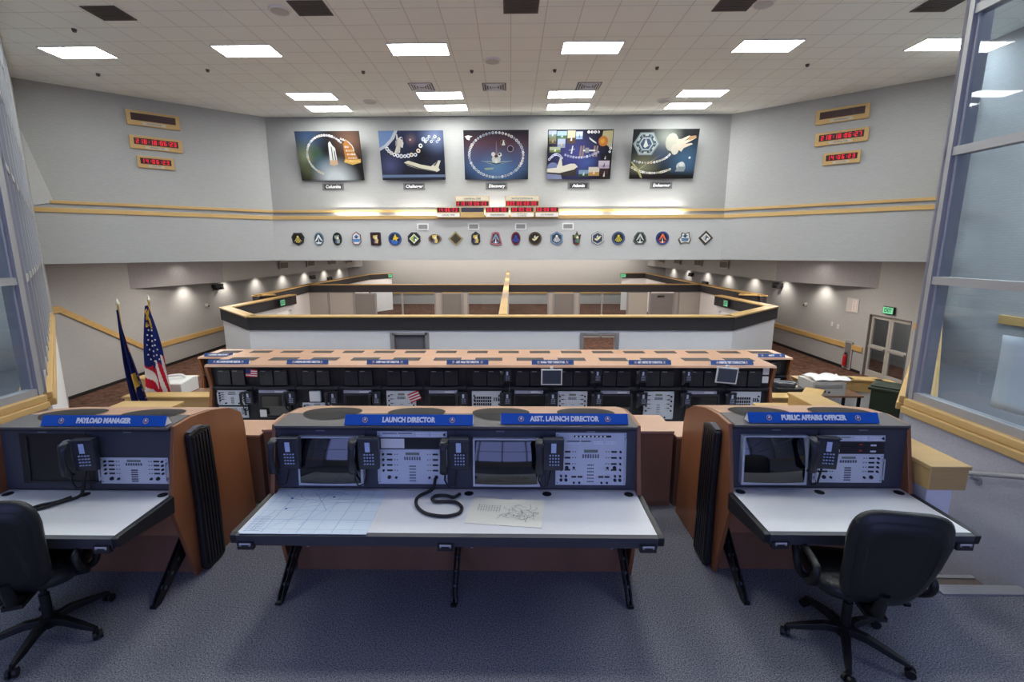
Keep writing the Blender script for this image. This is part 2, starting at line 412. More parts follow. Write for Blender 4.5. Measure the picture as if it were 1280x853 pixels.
# --- glazed side bays
LA, LB, LE = (-4.72, 4.55), (-10.55, 10.76), (-12.65, 13.0)
RA, RB, RE = (3.87, 4.5), (9.35, 10.8), (11.9, 13.0)
def bay(n, p, q, side, step, label, solid_to=None):
    """knee wall, oak sill and framed glass from p to q (side=+1: room lies right of p->q)"""
    L = math.hypot(q[0]-p[0], q[1]-p[1]); rz = math.atan2(q[1]-p[1], q[0]-p[0])
    wall('wall_knee', p, q, FL4 if L > 6 and abs(p[0]-q[0]) > 1 else 0-.8, .93, .12, M_WHITEWALL if n == 1 else M_KNEE)
    sy = -1
    o = MB()
    k = max(1, round(L/step)); xs = [L*i/k for i in range(k+1)]
    for x in xs:
        o.box(max(0, x-.04), min(L, x+.04), -.01, .10, 1.07, 6.5)
    for z in (1.07, 2.15, 3.25, 4.35, 5.45, 6.42):
        o.box(0, L, 0, .09, z, z+.07)
    fr = struct(o.build('window_%d' % n, M_ALU, None, (p[0], p[1], 0), rz), label)
    g = MB()
    for x0, x1 in zip(xs[:-1], xs[1:]):
        for z in (1.14, 2.22, 3.32, 4.42, 5.52):
            g.box(x0+.04, x1-.04, .045, .053, z, z+1.01 if z < 2 else z+1.03 if z < 5 else 6.42)
    g.build('window_pane', M_GLASS, fr)
    MB().box(-.0, L, -.14, .16, .93, 1.0).box(0, L, -.11, .14, 1.0, 1.07).build('window_sill', M_OAK, fr, bevel=.01)
    return fr
bay(1, LB, LA, 1, .95, 'tall slanting glazing with oak sill on the far left')   # normal towards the room
bay(2, LA, (-4.83, -5), 1, 2.4, 'near left glazing with oak sill')
bay(3, RA, RB, 1, .95, 'tall slanting glazing with oak sill on the right')
bay(4, (3.98, -5), RA, 1, 4.78, 'near right glazing with oak sill')
wall('wall_left_pier', LE, LB, FL4, 6.5, .1, M_WALL); wall('wall_right_pier', RB, RE, FL4, 6.5, .1, M_WALL)
# corner posts of the bays
for x, y in (LA, RA):
    struct(MB().box(x-.06, x+.06, y-.06, y+.06, 1.07, 6.5).build('trim_13', M_ALU, bevel=.01))
# --- side rooms and the wall behind the camera
wall('wall_side_room_right', (9.5, -5), (9.5, 10.95), 0, 6.5, -.1, M_WALL)
wall('wall_side_room_left', (-10.5, 10.75), (-10.5, -5), 0, 6.5, -.1, M_WALL)
bar('trim_14', (9.5, 1.0), (9.5, 9.5), 1.03, 1.2, 0, .06, M_OAK)
wall('wall_back', (10, -5), (-11, -5), 0, 6.5, .15, M_WALL, holes=[(6.1, 14.7, 1.1, 5.3)])
o = MB()
for x in (-4.75, -2.6, -.45, 1.7, 3.85): o.box(x-.06, x+.06, -5.12, -4.98, 1.1, 5.3)
for z in (1.1, 3.1, 5.22): o.box(-4.75, 3.9, -5.1, -5.0, z, z+.08)
struct(o.build('window_5', M_ALU))
# --- steps on the right, low walls with oak caps at the stair heads
st = MB()
for i in range(4):
    st.box(3.13, 3.96, 3.27+i*.32, 3.27+(i+1)*.32, FL2, -.16*(i+1))
struct(st.build('floor_steps', mat('step_carpet', C(116, 104, 98), .95, noise=(90, .2))))
struct(MB().box(3.13, 3.96, 3.17, 3.27, -.02, .012).build('trim_15', M_ALU), 'metal nosing at the top of the right-hand steps')
ns = MB()
for i in range(1, 4): ns.box(3.13, 3.96, 3.25+i*.32, 3.29+i*.32, -.16*i-.015, -.16*i+.008)
struct(ns.build('trim_16', M_ALU))
for x0, x1 in ((2.93, 3.11),):
    wl = struct(MB().box(x0, x1, 3.22, 4.9, FL2 if False else 0, .87).build('wall_stair_head', M_WHITEWALL, bevel=.004), 'low white wall with an oak cap at the head of the steps')
    MB().box(x0-.04, x1+.04, 3.17, 4.92, .82, .97).box(x0-.05, x1+.05, 3.16, 4.93, .97, 1.0).build('cap_rail', M_OAK, wl, bevel=.006)

for x0, x1, q in ((-4.15, -3.56, 'left'), (2.62, 2.93, 'right')):
    wl = struct(MB().box(x0, x1, 4.82, 4.94, 0, .74).build('wall_guard', M_WHITEWALL), 'low guard wall with oak cap behind the %s console' % q)
    MB().box(x0-.03, x1, 4.78, 4.98, .70, .83).box(x0-.05, x1+.02, 4.76, 5.0, .83, .86).build('cap_rail', M_OAK, wl, bevel=.006)
# --- parapets beside the second and third rows of consoles
def parapet(pts, top, zb, label):
    root = None
    for a, b in zip(pts[:-1], pts[1:]):
        wl = wall('wall_parapet', a, b, zb, top-.22, .10, M_WHITEWALL)
        L = math.hypot(b[0]-a[0], b[1]-a[1])
        MB().box(-.03, L+.03, -.05, .15, top-.24, top-.03).box(-.05, L+.05, -.09, .19, top-.03, top).build('cap_rail', M_OAK, wl, bevel=.006)
        wl['label'] = label
parapet([(3.98, 7.72), (4.95, 7.72), (5.25, 8.1)], .1, FL2, 'low white wall with oak cap right of the second console row')
parapet([(5.35, 8.85), (6.3, 8.85), (6.75, 8.75), (6.6, 8.15)], .1, FL2, 'low white wall with oak cap around the right landing')
parapet([(-6.35, 7.66), (-4.7, 7.68)], .1, FL2, 'low white wall with oak cap left of the second console row')
parapet([(-7.05, 8.8), (-6.05, 8.8)], .1, FL2, 'low white wall with oak cap behind the white box')

# --- partitions of the lower hall
TOP = .84
def partition(name, p, q, solid=True, holes=(), band=.36, label=None, ends=0):
    L = math.hypot(q[0]-p[0], q[1]-p[1])
    if solid:
        wl = wall(name, p, q, FL4, TOP-band, .12, M_WHITEWALL, holes)
    else:
        wl = struct(MB().box(0, L, .03, .09, TOP-band-.02, TOP-band).build(name, M_GREY, None, (p[0], p[1], 0), math.atan2(q[1]-p[1], q[0]-p[0])))
    if label: wl['label'] = label
    MB().box(-ends, L+ends, -.04, .20, TOP-band, TOP-.04).build('fascia_band', M_BAND, wl)
    MB().box(-ends, L+ends, -.07, .23, TOP-.04, TOP).build('cap_rail', M_OAK, wl, bevel=.004)
    return wl
A1, A2, A3 = (-6.6, 12.0), (-8.35, 13.85), (-8.2, 18.0)
B1, B2, B3 = (5.5, 12.0), (7.65, 14.1), (7.5, 17.55)
partition('wall_pit_front', A1, B1, holes=[(3.62, 4.50, FL4, .36), (8.42, 9.26, FL4, .36)], label='front wall of the lower glass-walled area with black fascia')
partition('wall_pit_left', A2, A1, label='angled left corner wall with black fascia', ends=.05)
partition('wall_pit_left', A3, A2, holes=[(.3, 2.2, FL4, .3)], label='left side wall with black fascia and exit sign')
partition('wall_pit_right', B1, B2, label='angled right corner wall with black fascia', ends=.05)
partition('wall_pit_right', B2, B3, holes=[(1.3, 3.2, FL4, .3)], label='right side wall with black fascia and exit sign')
C1, C2, C3, C4 = (-9.35, 17.5), (-9.8, 23.15), (-9.65, 32.5), (-8.4, 34.4)
D1, D2, D3, D4 = (9.05, 17.4), (9.1, 23.15), (9.45, 33.9), (7.7, 34.1)
partition('wall_pit_left', C2, C1, ends=0); partition('wall_pit_left', C1, (-8.75, 17.95)); partition('wall_pit_left', C3, C2); partition('wall_pit_left', C3, C4)
partition('wall_pit_right', D1, D2); partition('wall_pit_right', (8.3, 17.85), D1); partition('wall_pit_right', D2, D3); partition('wall_pit_right', D4, D3)
glz = partition('wall_pit_middle', C2, D2, solid=False, label='glazed middle partition of the lower area with black fascia')
L = D2[0]-C2[0]
def gx(X): return X-C2[0]
fr = MB()
for X in (-9.75, -8.75, -7.5, -6.75, -5.2, -3.62, -2.05, -.42, 1.78, 3.26, 4.34, 5.55, 6.62, 7.95, 9.05): fr.box(gx(X)-.035, gx(X)+.035, .02, .1, FL4, TOP-.36)
fr.box(0, L, .02, .1, FL4, FL4+.08)
fr.build('mullion_frame', M_GREY, glz)
gl = MB()
for a, b in ((-6.7, -5.25), (-5.15, -3.65), (-2.0, -.5), (-.3, 1.75), (3.3, 4.3), (4.4, 5.5)): gl.box(gx(a), gx(b), .055, .065, FL4+.08, TOP-.38)
gl.build('glass_panel', M_GLASS, glz)
sp = MB()
for a, b in ((-9.7, -8.8), (-8.7, -7.55), (-3.6, -3.28), (-2.33, -2.08), (1.82, 2.05), (2.98, 3.23), (5.6, 6.5), (7.73, 7.92), (8.0, 9.0)): sp.box(gx(a), gx(b), .03, .09, FL4, TOP-.38)
sp.build('wall_panel', mat('panel_grey', C(178, 172, 166), .6), glz)
nd = [0]
def door(p, rz, w_, h, z, m, label, lever=True, closer=False):
    nd[0] += 1
    d = struct(MB().box(0, w_, 0, .045, 0, h).build('door_%d' % nd[0], m, None, (p[0], p[1], z), rz), label)
    MB().box(-.06, 0, -.03, .09, 0, h+.06).box(w_, w_+.06, -.03, .09, 0, h+.06).box(0, w_, -.03, .09, h, h+.06).build('door_frame', M_GREY, d)
    if lever: MB().cyl((w_-.07, -.05, 1.0), (w_-.07, 0, 1.0), .02).box(w_-.17, w_-.06, -.06, -.04, .99, 1.01).build('door_handle', M_CHROME, d)
    if closer: MB().box(w_*.3, w_*.6, -.06, 0, h-.12, h-.05).build('door_closer', M_DARK, d)
    return d
M_DOOR = mat('door_grey', C(128, 124, 122), .5)
door((-3.26, 23.13), 0, .9, 2.1, FL4, M_DOOR, 'grey door left of the oak divider in the middle partition')
door((2.07, 23.13), 0, .9, 2.1, FL4, M_DOOR, 'grey door right of the oak divider in the middle partition')
door((6.62, 23.13), 0, 1.05, 2.1, FL4, M_DOOR, 'wide grey door at the right end of the middle partition', closer=True)
door((-7.45, 23.13), 0, .95, 2.1, FL4, M_DOOR, 'grey door at the left end of the middle partition')
door((-2.98, 12.05), 0, .88, 2.11, FL4, mat('door_dark', C(120, 120, 124), .5), 'closed grey door in the front wall of the lower area')
o = MB()
for x in (1.78, 2.66): o.box(x-.05, x+.04, 11.96, 12.15, FL4, .42)
o.box(1.8, 2.62, 11.96, 12.15, .36, .42); struct(o.build('door_frame', M_GREY), 'open doorway in the front wall, brown carpet beyond')
o = MB()
for x in (-2.98, -2.10): o.box(x-.05, x+.05, 11.965, 12.0, FL4, .42)
o.box(-2.98, -2.1, 11.965, 12.0, .36, .42); struct(o.build('door_frame', M_GREY), 'grey frame of the closed door in the front wall')
# long oak-capped divider running away from the camera
dv = struct(MB().box(-.26, -.14, 12.2, 35.6, FL4, TOP-.05).build('wall_divider', M_WHITEWALL), 'long divider wall with oak cap running into the hall')
MB().box(-.31, -.09, 12.2, 35.6, TOP-.05, TOP+.02).build('cap_rail', M_OAK, dv, bevel=.004)

# --- double door, side wall fittings
t = struct(thing('door_7', 'pair of glazed metal exit doors in the right wall', 'door', (12.0, 14.5, FL4)))
del t['category']
for k in (0, 1):
    y0 = .02+k*.84
    MB().box(-.02, .03, y0, y0+.09, 0, 2.05).box(-.02, .03, y0+.74, y0+.83, 0, 2.05).box(-.02, .03, y0+.09, y0+.74, 0, .22).box(-.02, .03, y0+.09, y0+.74, 1.95, 2.05).box(-.02, .03, y0+.09, y0+.74, .95, 1.08).build('door_leaf', mat('door_metal', C(176, 172, 166), .45), t)
    MB().box(0, .008, y0+.09, y0+.74, .22, .95).box(0, .008, y0+.09, y0+.74, 1.08, 1.95).build('door_glass', M_GLASS, t)
    MB().box(-.10, -.07, y0+.08, y0+.75, .98, 1.03).box(-.08, -.02, y0+.1, y0+.14, .98, 1.03).box(-.08, -.02, y0+.69, y0+.73, .98, 1.03).build('push_bar', M_GREY, t)
MB().box(-.1, .06, -.0, .02, 0, 2.08).box(-.1, .06, 1.70, 1.72, 0, 2.08).box(-.1, .06, 0, 1.72, 2.06, 2.09).build('door_frame', M_DOOR, t)
wall('wall_corridor', (14.0, 10.5), (14.0, 24), FL4, 2.15, -.1, M_WALL); wall('wall_corridor', (12.05, 22), (14, 22), FL4, 2.15, .1, M_WALL); wall('wall_corridor', (12.05, 11.5), (14, 11.5), FL4, 2.15, -.1, M_WALL)
area('corridor_fill', (13.2, 15.4, 2.0), (0, 0, 0), .6, 4, 60, WARM)  # unseen lamp added so the space behind the doors is lighter
# ================================================================== CEILING FITTINGS
def cell(v): return round(v/.6096)*.6096
mb = MB().box(-.585, .585, -.285, .285, -.012, .01)
fx = MB().box(-.61, .61, -.305, -.285, -.016, .002).box(-.61, .61, .285, .305, -.016, .002).box(-.61, -.585, -.285, .285, -.016, .002).box(.585, .61, -.285, .285, -.016, .002)
LB_ = thing('ceiling_light', '', 'light', (0, 0, 6.5)); mb.build('diffuser', M_LIGHT, LB_); fx.build('frame', M_WHITE, LB_)
rows = [(4.75, [-5.42, -1.88, 1.64, 5.17], 'row above the front consoles, %s from the left'), (7.8, [-8.9, -5.42, -1.88, 1.64, 5.17, 8.6], 'row beyond the top edge of the photo, %s from the left'), (10.85, [-8.95, -5.42, -1.88, 1.64, 5.17, 8.72], 'nearest row, %s from the left'), (13.88, [-5.3, -1.88, 1.58, 5.03], 'middle row, %s from the left'), (15.02, [-5.28, -1.86, 1.64, 5.05], 'row next to the far wall, %s from the left')]
ORD = ['first', 'second', 'third', 'fourth', 'fifth', 'sixth', 'seventh', 'eighth', 'ninth', 'tenth', 'eleventh', 'twelfth', 'thirteenth', 'fourteenth', 'fifteenth', 'sixteenth', 'seventeenth', 'eighteenth', 'nineteenth', 'twentieth', 'twenty-first']
first = True
for y, xs, lb in rows:
    for i, x in enumerate(xs):
        o = LB_ if first else copy_tree(LB_); first = False
        o.location = (x, y, 6.497); tag(o, 'lit rectangular ceiling light, ' + lb % ORD[i], 'light', 'lit ceiling lights')
# dark square air grilles
g = MB().box(-.3, .3, -.26, .26, -.012, .0)
for k in range(9): g.box(-.27, .27, -.23+k*.052, -.205+k*.052, -.02, -.012)
for i, (x, y) in enumerate([(-6.95, 9.2), (-3.4, 9.1), (.17, 9.1), (3.75, 9.1), (7.2, 9.2)]):
    o = g.build('air_grille', mat('grille_brown_grey', C(92, 86, 82), .7)) if i == 0 else v0.copy()
    if i == 0: v0 = o
    else: COL.objects.link(o)
    o.location = (x, y, 6.499); tag(o, 'dark grey ceiling air grille, %s from the left' % ORD[i], 'vent', 'dark grilles in the near ceiling')
g = MB()
for k in range(4):
    r = .26-.06*k; 
    for a in range(4):
        g.box(-r, r, r-.012, r, -.02-.004*k, -.002, M=Matrix.Rotation(a*math.pi/2, 4, 'Z'))
g.box(-.3, .3, -.3, .3, -.004, -.001, C(120, 118, 116))
for i, (x, y) in enumerate([(-2.25, 13.2), (-.42, 13.25), (1.95, 13.25)]):
    o = g.build('air_diffuser', M_P) if i == 0 else v1.copy()
    if i == 0: v1 = o
    else: COL.objects.link(o)
    o.location = (x, y, 6.499); tag(o, 'square louvred ceiling air diffuser, %s of the three from the left' % ORD[i], 'vent', 'ceiling diffusers')
g = MB().cyl((0, 0, -.03), (0, 0, 0), .17, .19, 24, C(236, 232, 228)).cyl((0, 0, -.034), (0, 0, -.03), .13, .15, 24, C(200, 198, 195))
for i, (x, y) in enumerate([(-.4, 11.5), (-3.95, 9.15), (4.22, 9.1), (-3.9, 14.4), (4.22, 14.5)]):
    o = g.build('ceiling_speaker', M_P) if i == 0 else v2.copy()
    if i == 0: v2 = o
    else: COL.objects.link(o)
    o.location = (x, y, 6.499)
    tag(o, ['round ceiling speaker in the middle of the ceiling between the light rows', 'round ceiling speaker near the front edge, left of centre', 'round ceiling speaker near the front edge, right of centre', 'small round ceiling speaker by the far lights on the left', 'small round ceiling speaker by the far lights on the right'][i], 'speaker', 'round ceiling speakers')
g = MB().cyl((0, 0, -.05), (0, 0, 0), .03, .045, 10, C(80, 78, 78))
SPK = [(-8.1, 9.8), (-6.9, 11.9), (-3.4, 12.1), (-.9, 12.1), (1.0, 12.1), (3.3, 12.0), (6.6, 11.9), (-9.6, 12.1)]
for i, (x, y) in enumerate(SPK):
    o = g.build('sprinkler', M_P) if i == 0 else v3.copy()
    if i == 0: v3 = o
    else: COL.objects.link(o)
    o.location = (x, y, 6.5); tag(o, 'small dark sprinkler head dotted on the tiled ceiling', 'sprinkler', 'ceiling sprinkler heads')

# ================================================================== POSTERS
random.seed(3)
PW, PH = 1.97, 1.42
def mixc(a, b, t): t = max(0, min(1, t)); return tuple(a[i]*(1-t)+b[i]*t for i in range(3))
def cv(r, g_, b): return (lin(r), lin(g_), lin(b))
class Art:
    def __init__(s, fn, nx=44, ny=32):
        s.mb = MB(); s.k = 0
        vs = [((i/nx-.5)*PW, 0, (j/ny-.5)*PH) for j in range(ny+1) for i in range(nx+1)]
        def ds(c):
            l_ = sum(c)/3
            return tuple((q*.7+l_*.3)*.55 for q in c)
        cs = [ds(fn(i/nx, j/ny))+(1,) for j in range(ny+1) for i in range(nx+1)]
        fs = []; cl = []
        for j in range(ny):
            for i in range(nx):
                a = j*(nx+1)+i; f = (a, a+1, a+nx+2, a+nx+1); fs.append(f); cl.append([cs[q] for q in f])
        s.mb.add(vs, fs, cl)
    def y(s): s.k += 1; return -.001-.0004*s.k
    def pl(s, pts, c):
        c = tuple(q*.66 for q in c[:3])+(1,); s.mb.poly([((u-.5)*PW, (v-.5)*PH) for u, v in pts], s.y(), c)
    def el(s, u, v, r, c, ry=None, n=12):
        c = tuple(q*.66 for q in c[:3])+(1,); s.mb.disc(((u-.5)*PW, s.y(), (v-.5)*PH), r*PW, n, c, ry=(ry or r)*PW)
    def chain(s, pts, r=.017, cols=((225, 225, 220), (190, 200, 215), (220, 200, 170), (235, 235, 240))):
        y1 = s.y(); y2 = s.y()
        for k, (u, v) in enumerate(pts):
            if not (.02 < u < .98 and .02 < v < .98): continue
            s.mb.disc(((u-.5)*PW, y1, (v-.5)*PH), r*PW*random.uniform(.85, 1.1), 9, C(*random.choice(cols)))
            s.mb.disc(((u-.5)*PW, y2, (v-.5)*PH), r*PW*.55, 7, C(*random.choice([(70, 80, 110), (120, 90, 70), (60, 90, 80), (150, 160, 190), (90, 90, 95)])))
def blob(u, v, cu, cv_, r, a=1.0): return max(0, 1-math.hypot(u-cu, (v-cv_)*.75)/r)**1.3*a
def ring(cu, cv_, ru, rv, a0, a1, n): return [(cu+ru*math.cos(R(a0+(a1-a0)*i/(n-1))), cv_+rv*math.sin(R(a0+(a1-a0)*i/(n-1)))) for i in range(n)]
def bg1(u, v):
    c = cv(30, 24, 28)
    c = mixc(c, cv(60, 110, 170), blob(u, v, .16, .88, .35)); c = mixc(c, cv(150, 170, 120), blob(u, v, .12, .5, .3)); c = mixc(c, cv(60, 110, 70), blob(u, v, .3, .55, .15))
    c = mixc(c, cv(150, 100, 70), blob(u, v, .85, .8, .35)); c = mixc(c, cv(110, 120, 70), blob(u, v, .14, .2, .2)); c = mixc(c, cv(60, 130, 170), blob(u, v, .38, .28, .25))
    return mixc(c, cv(225, 238, 250), min(1, blob(u, v, .55, -.02, .42, 1.6)))
def bg2(u, v):
    c = mixc(cv(26, 24, 34), cv(40, 60, 120), v*.8)
    c = mixc(c, cv(120, 150, 210), blob(u, v, .85, .85, .28)); c = mixc(c, cv(150, 110, 120), blob(u, v, .5, .82, .12)); c = mixc(c, cv(80, 90, 160), blob(u, v, .15, .3, .25))
    return mixc(c, cv(20, 18, 26), blob(u, v, .65, .5, .3))
def bg3(u, v):
    c = mixc(cv(45, 105, 175), cv(105, 60, 80), (v-.25)*2.0) if v < .75 else mixc(cv(105, 60, 80), cv(40, 34, 44), (v-.75)*4)
    c = mixc(c, cv(24, 22, 34), max(0, (math.hypot((u-.5)*1.05, v-.5)-.42)*3.4)); return mixc(c, cv(80, 160, 220), blob(u, v, .5, .28, .3, .6))
def bg4(u, v):
    c = mixc(cv(30, 26, 34), cv(52, 60, 160), blob(u, v, .45, .42, .5, 1.5)); return mixc(c, cv(36, 90, 190), blob(u, v, .62, .35, .2))
def bg5(u, v):
    c = mixc(cv(34, 36, 42), cv(40, 110, 160), blob(u, v, .85, .35, .4, 1.3)); c = mixc(c, cv(170, 180, 170), blob(u, v, .5, .8, .3, 1.2)); c = mixc(c, cv(60, 90, 130), blob(u, v, .45, .5, .25))
    c = mixc(c, cv(150, 155, 110), blob(u, v, .2, .25, .3)); return mixc(c, cv(24, 18, 22), max(0, (.17-v)*9))
W_ = C(232, 234, 232); GY = C(150, 155, 160); OR = C(205, 140, 60); DK = C(20, 20, 26)
a1 = Art(bg1)
a1.el(.56, -.3, .38, C(170, 205, 235), .33, 28) if False else None
a1.chain(ring(.46, .52, .31, .4, 40, 250, 30)); a1.chain(ring(.62, .6, .26, .26, 70, 5, 9))
for p in ([(.49, .35), (.5, .76), (.53, .8), (.56, .72), (.6, .66), (.61, .36), (.55, .33)], ): a1.pl(p, W_)
a1.pl([(.535, .4), (.535, .7), (.55, .68), (.55, .4)], C(70, 90, 110)); a1.pl([(.575, .4), (.575, .63), (.59, .6), (.59, .4)], C(90, 110, 120)); a1.pl([(.48, .33), (.5, .42), (.61, .42), (.615, .33), (.55, .3)], C(215, 180, 150))
a1.pl([(.74, .4), (.73, .74), (.78, .82), (.86, .7), (.95, .42)], C(190, 125, 60)); a1.chain([(.8+.035*(i % 4)-.012*(i//4), .46+.075*(i//4)) for i in range(14)], .014)
a1.pl([(.72, .37), (.73, .44), (.83, .42), (.98, .44), (.98, .37), (.85, .32)], C(225, 180, 90)); a1.chain([(.73+.028*i, .385+.02*(i % 2)) for i in range(9)], .013, ((240, 200, 110),))
a2 = Art(bg2)
a2.pl([(0, 1), (0, .62), (.08, .66), (.2, .8), (.28, 1)], C(120, 150, 200)); a2.pl([(0, .66), (0, .6), (.12, .68), (.24, .84), (.3, 1), (.25, 1), (.18, .84), (.08, .72)], C(205, 212, 225))
a2.chain(ring(.36, .72, .26, .23, 200, 300, 9)+[(.55, .52), (.6, .6), (.64, .7), (.69, .83)], .03); a2.chain([(.72+.03*i, .78+.05*((i*7) % 3)) for i in range(8)], .022)
a2.pl([(.27, .80), (.31, .86), (.37, .82), (.37, .73), (.33, .68), (.27, .70)], C(222, 220, 210)); a2.pl([(.27, .70), (.33, .70), (.31, .56), (.275, .55)], C(214, 212, 204)); a2.pl([(.27, .71), (.30, .68), (.26, .54), (.225, .56)], C(226, 224, 214)); a2.pl([(.27, .82), (.30, .84), (.29, .93), (.275, .93)], W_); a2.pl([(.36, .80), (.38, .76), (.36, .66), (.335, .67)], W_); a2.el(.345, .845, .026, C(240, 240, 240)); a2.el(.352, .842, .015, C(50, 50, 70)); a2.pl([(.255, .8), (.285, .82), (.28, .7), (.25, .7)], C(180, 180, 176))
a2.pl([(.36, .36), (.43, .4), (.62, .32), (.78, .28), (.9, .4), (.94, .4), (.9, .26), (.92, .2), (.86, .16), (.6, .22), (.42, .3)], C(226, 222, 204)); a2.pl([(.36, .36), (.42, .31), (.6, .22), (.86, .16), (.86, .18), (.6, .25)], C(90, 88, 86)); a2.pl([(.82, .3), (.88, .385), (.9, .385), (.85, .29)], C(90, 84, 90))
a2.pl([(0, .11), (1, .11), (1, .06), (0, .05)], C(110, 130, 165)); a2.pl([(0, .05), (1, .06), (1, 0), (0, 0)], C(36, 40, 56))
a2.el(.485, .82, .012, C(255, 235, 220))
a3 = Art(bg3)
a3.chain(ring(.5, .5, .42, .45, 0, 352, 52), .02, ((200, 205, 210), (170, 180, 190), (215, 210, 200), (150, 160, 175)))
a3.pl([(.5, .78), (.505, .78), (.52, .5), (.49, .5)], C(150, 120, 120)); a3.pl([(.26, .385), (.44, .37), (.56, .37), (.76, .385), (.6, .33), (.5, .31), (.4, .33)], C(170, 190, 200)); a3.pl([(.26, .38), (.5, .34), (.76, .38), (.5, .31)], C(60, 70, 90))
a3.el(.5, .42, .07, C(215, 215, 210), .06); a3.el(.455, .52, .032, W_); a3.el(.555, .51, .032, W_); a3.el(.55, .52, .016, DK); a3.el(.5, .48, .03, C(80, 60, 60), .02); a3.el(.5, .38, .02, W_, .035)
a3.el(.72, .63, .05, C(190, 180, 190)); a3.el(.72, .63, .042, C(50, 40, 60)); a3.el(.61, .75, .045, C(150, 120, 80)); a3.el(.61, .75, .036, DK); a3.pl([(.59, .7), (.61, .8), (.62, .8), (.64, .7)], W_)
a3.pl([(.02, .88), (.07, .9), (.14, .88), (.1, .85), (.09, .8), (.05, .82)], W_); a3.pl([(.31, .24), (.46, .25), (.45, .21), (.33, .2)], C(150, 170, 150))
a4 = Art(bg4)
def photo(u0, v0, u1, v1, c1, c2, c3):
    a4.pl([(u0, v0), (u1, v0), (u1, v1), (u0, v1)], C(*c1)); a4.pl([(u0, v0), (u1, v0), (u1, v0+(v1-v0)*.45), (u0, v0+(v1-v0)*.4)], C(*c2)); a4.pl([(u0*.6+u1*.4, v0+(v1-v0)*.2), (u0*.4+u1*.6, v0+(v1-v0)*.2), (u0*.45+u1*.55, v0+(v1-v0)*.75)], C(*c3))
photo(.01, .85, .13, .98, (165, 175, 195), (110, 130, 120), (200, 200, 200)); photo(.02, .72, .13, .85, (120, 120, 90), (90, 80, 60), (190, 150, 120)); photo(.14, .82, .29, .97, (150, 175, 215), (80, 110, 80), (170, 190, 200))
photo(.3, .73, .42, .98, (190, 180, 150), (90, 70, 50), (230, 230, 220)); photo(.43, .81, .53, .96, (190, 205, 225), (150, 170, 200), (90, 110, 130)); photo(.15, .64, .27, .82, (170, 180, 205), (140, 150, 180), (215, 180, 70)); photo(.03, .55, .2, .66, (170, 180, 150), (110, 130, 70), (230, 230, 220))
a4.pl([(.82, .78), (.84, .97), (.99, .98), (.99, .6), (.9, .7)], C(190, 180, 140)); a4.el(.85, .77, .075, C(190, 120, 60)); a4.el(.84, .77, .035, C(215, 160, 50))
a4.pl([(.63, .85), (.74, .75), (.75, .72), (.7, .75), (.64, .81)], W_); a4.pl([(.33, .6), (.42, .63), (.42, .6), (.33, .58)], GY); a4.pl([(.36, .52), (.38, .68), (.395, .68), (.38, .52)], W_)
for u in (.49, .53, .7, .74): a4.pl([(u, .46), (u+.03, .46), (u+.04, .68), (u+.015, .68)], C(150, 130, 130))
a4.pl([(.55, .6), (.74, .6), (.74, .57), (.55, .57)], W_); a4.pl([(.58, .64), (.64, .64), (.64, .54), (.58, .54)], GY)
a4.chain([(.03+.018*i, .41+.1*math.sin(i*.26)) for i in range(12)]+[(.28+.042*i, .5-.022*i+.0022*i*i) for i in range(13)], .018, ((200, 205, 230), (180, 185, 215)))
a4.chain([(.62+.05*i, .95) for i in range(4)], .02, ((235, 235, 235),)); a4.chain([(.97, .7), (.97, .63), (.96, .56)], .02)
a4.el(.09, .24, .09, C(120, 130, 175), .08); a4.pl([(.0, .14), (.0, .22), (.15, .24), (.2, .44), (.22, .44), (.24, .27), (.36, .32), (.43, .32), (.48, .26), (.42, .2), (.2, .13)], C(225, 220, 205)); a4.pl([(0, .15), (.2, .13), (.42, .2), (.46, .24), (.46, .08), (.22, .06), (0, .12)], C(60, 56, 54)); a4.pl([(0, .0), (.24, 0), (.22, .09), (0, .12)], C(130, 140, 175))
photo(.5, .05, .65, .19, (130, 160, 190), (50, 80, 60), (225, 225, 225)); photo(.65, .07, .82, .25, (205, 200, 190), (180, 140, 80), (240, 220, 180)); photo(.8, .22, .97, .38, (200, 190, 205), (180, 165, 190), (90, 90, 100)); photo(.83, .38, .96, .52, (20, 20, 24), (24, 24, 30), (230, 230, 230)); photo(.83, .01, .96, .22, (60, 40, 44), (40, 28, 30), (225, 225, 220))
a5 = Art(bg5)
def hexa(u, v, r): return [(u+r*math.cos(R(60*k)), v+r*1.3*math.sin(R(60*k))) for k in range(6)]
a5.pl(hexa(.21, .71, .2), C(150, 165, 170)); a5.pl(hexa(.21, .71, .175), C(215, 222, 222)); a5.pl(hexa(.21, .71, .165), C(130, 150, 160)); 
for k in range(6):
    t0, t1 = R(60*k+6), R(60*k+54); a5.pl([(.21+q*math.cos(t), .71+q*1.3*math.sin(t)) for q, t in ((.155, t0), (.155, t1), (.115, t1), (.115, t0))], C(60, 80, 95)); a5.pl([(.21+q*math.cos(t), .71+q*1.3*math.sin(t)) for q, t in ((.148, t0+.25), (.148, t1-.25), (.122, t1-.2), (.122, t0+.2))], C(200, 206, 205))
a5.pl(hexa(.21, .71, .105), C(215, 225, 230)); a5.pl(hexa(.21, .71, .09), C(70, 95, 125)); a5.pl([(.17, .66), (.2, .82), (.24, .68), (.28, .7), (.2, .63)], W_)
a5.el(.6, .74, .1, C(200, 200, 185), .13); a5.el(.66, .6, .06, C(215, 212, 200), .08)
a5.pl([(.66, .8), (.74, .8), (.85, .87), (.88, .85), (.78, .76), (.86, .8), (.95, .86), (.96, .82), (.8, .7), (.9, .72), (.92, .7), (.79, .62), (.76, .55), (.7, .6), (.68, .7)], C(228, 214, 196)); a5.pl([(.84, .85), (.95, .87), (.97, .83), (.86, .77)], C(190, 150, 110))
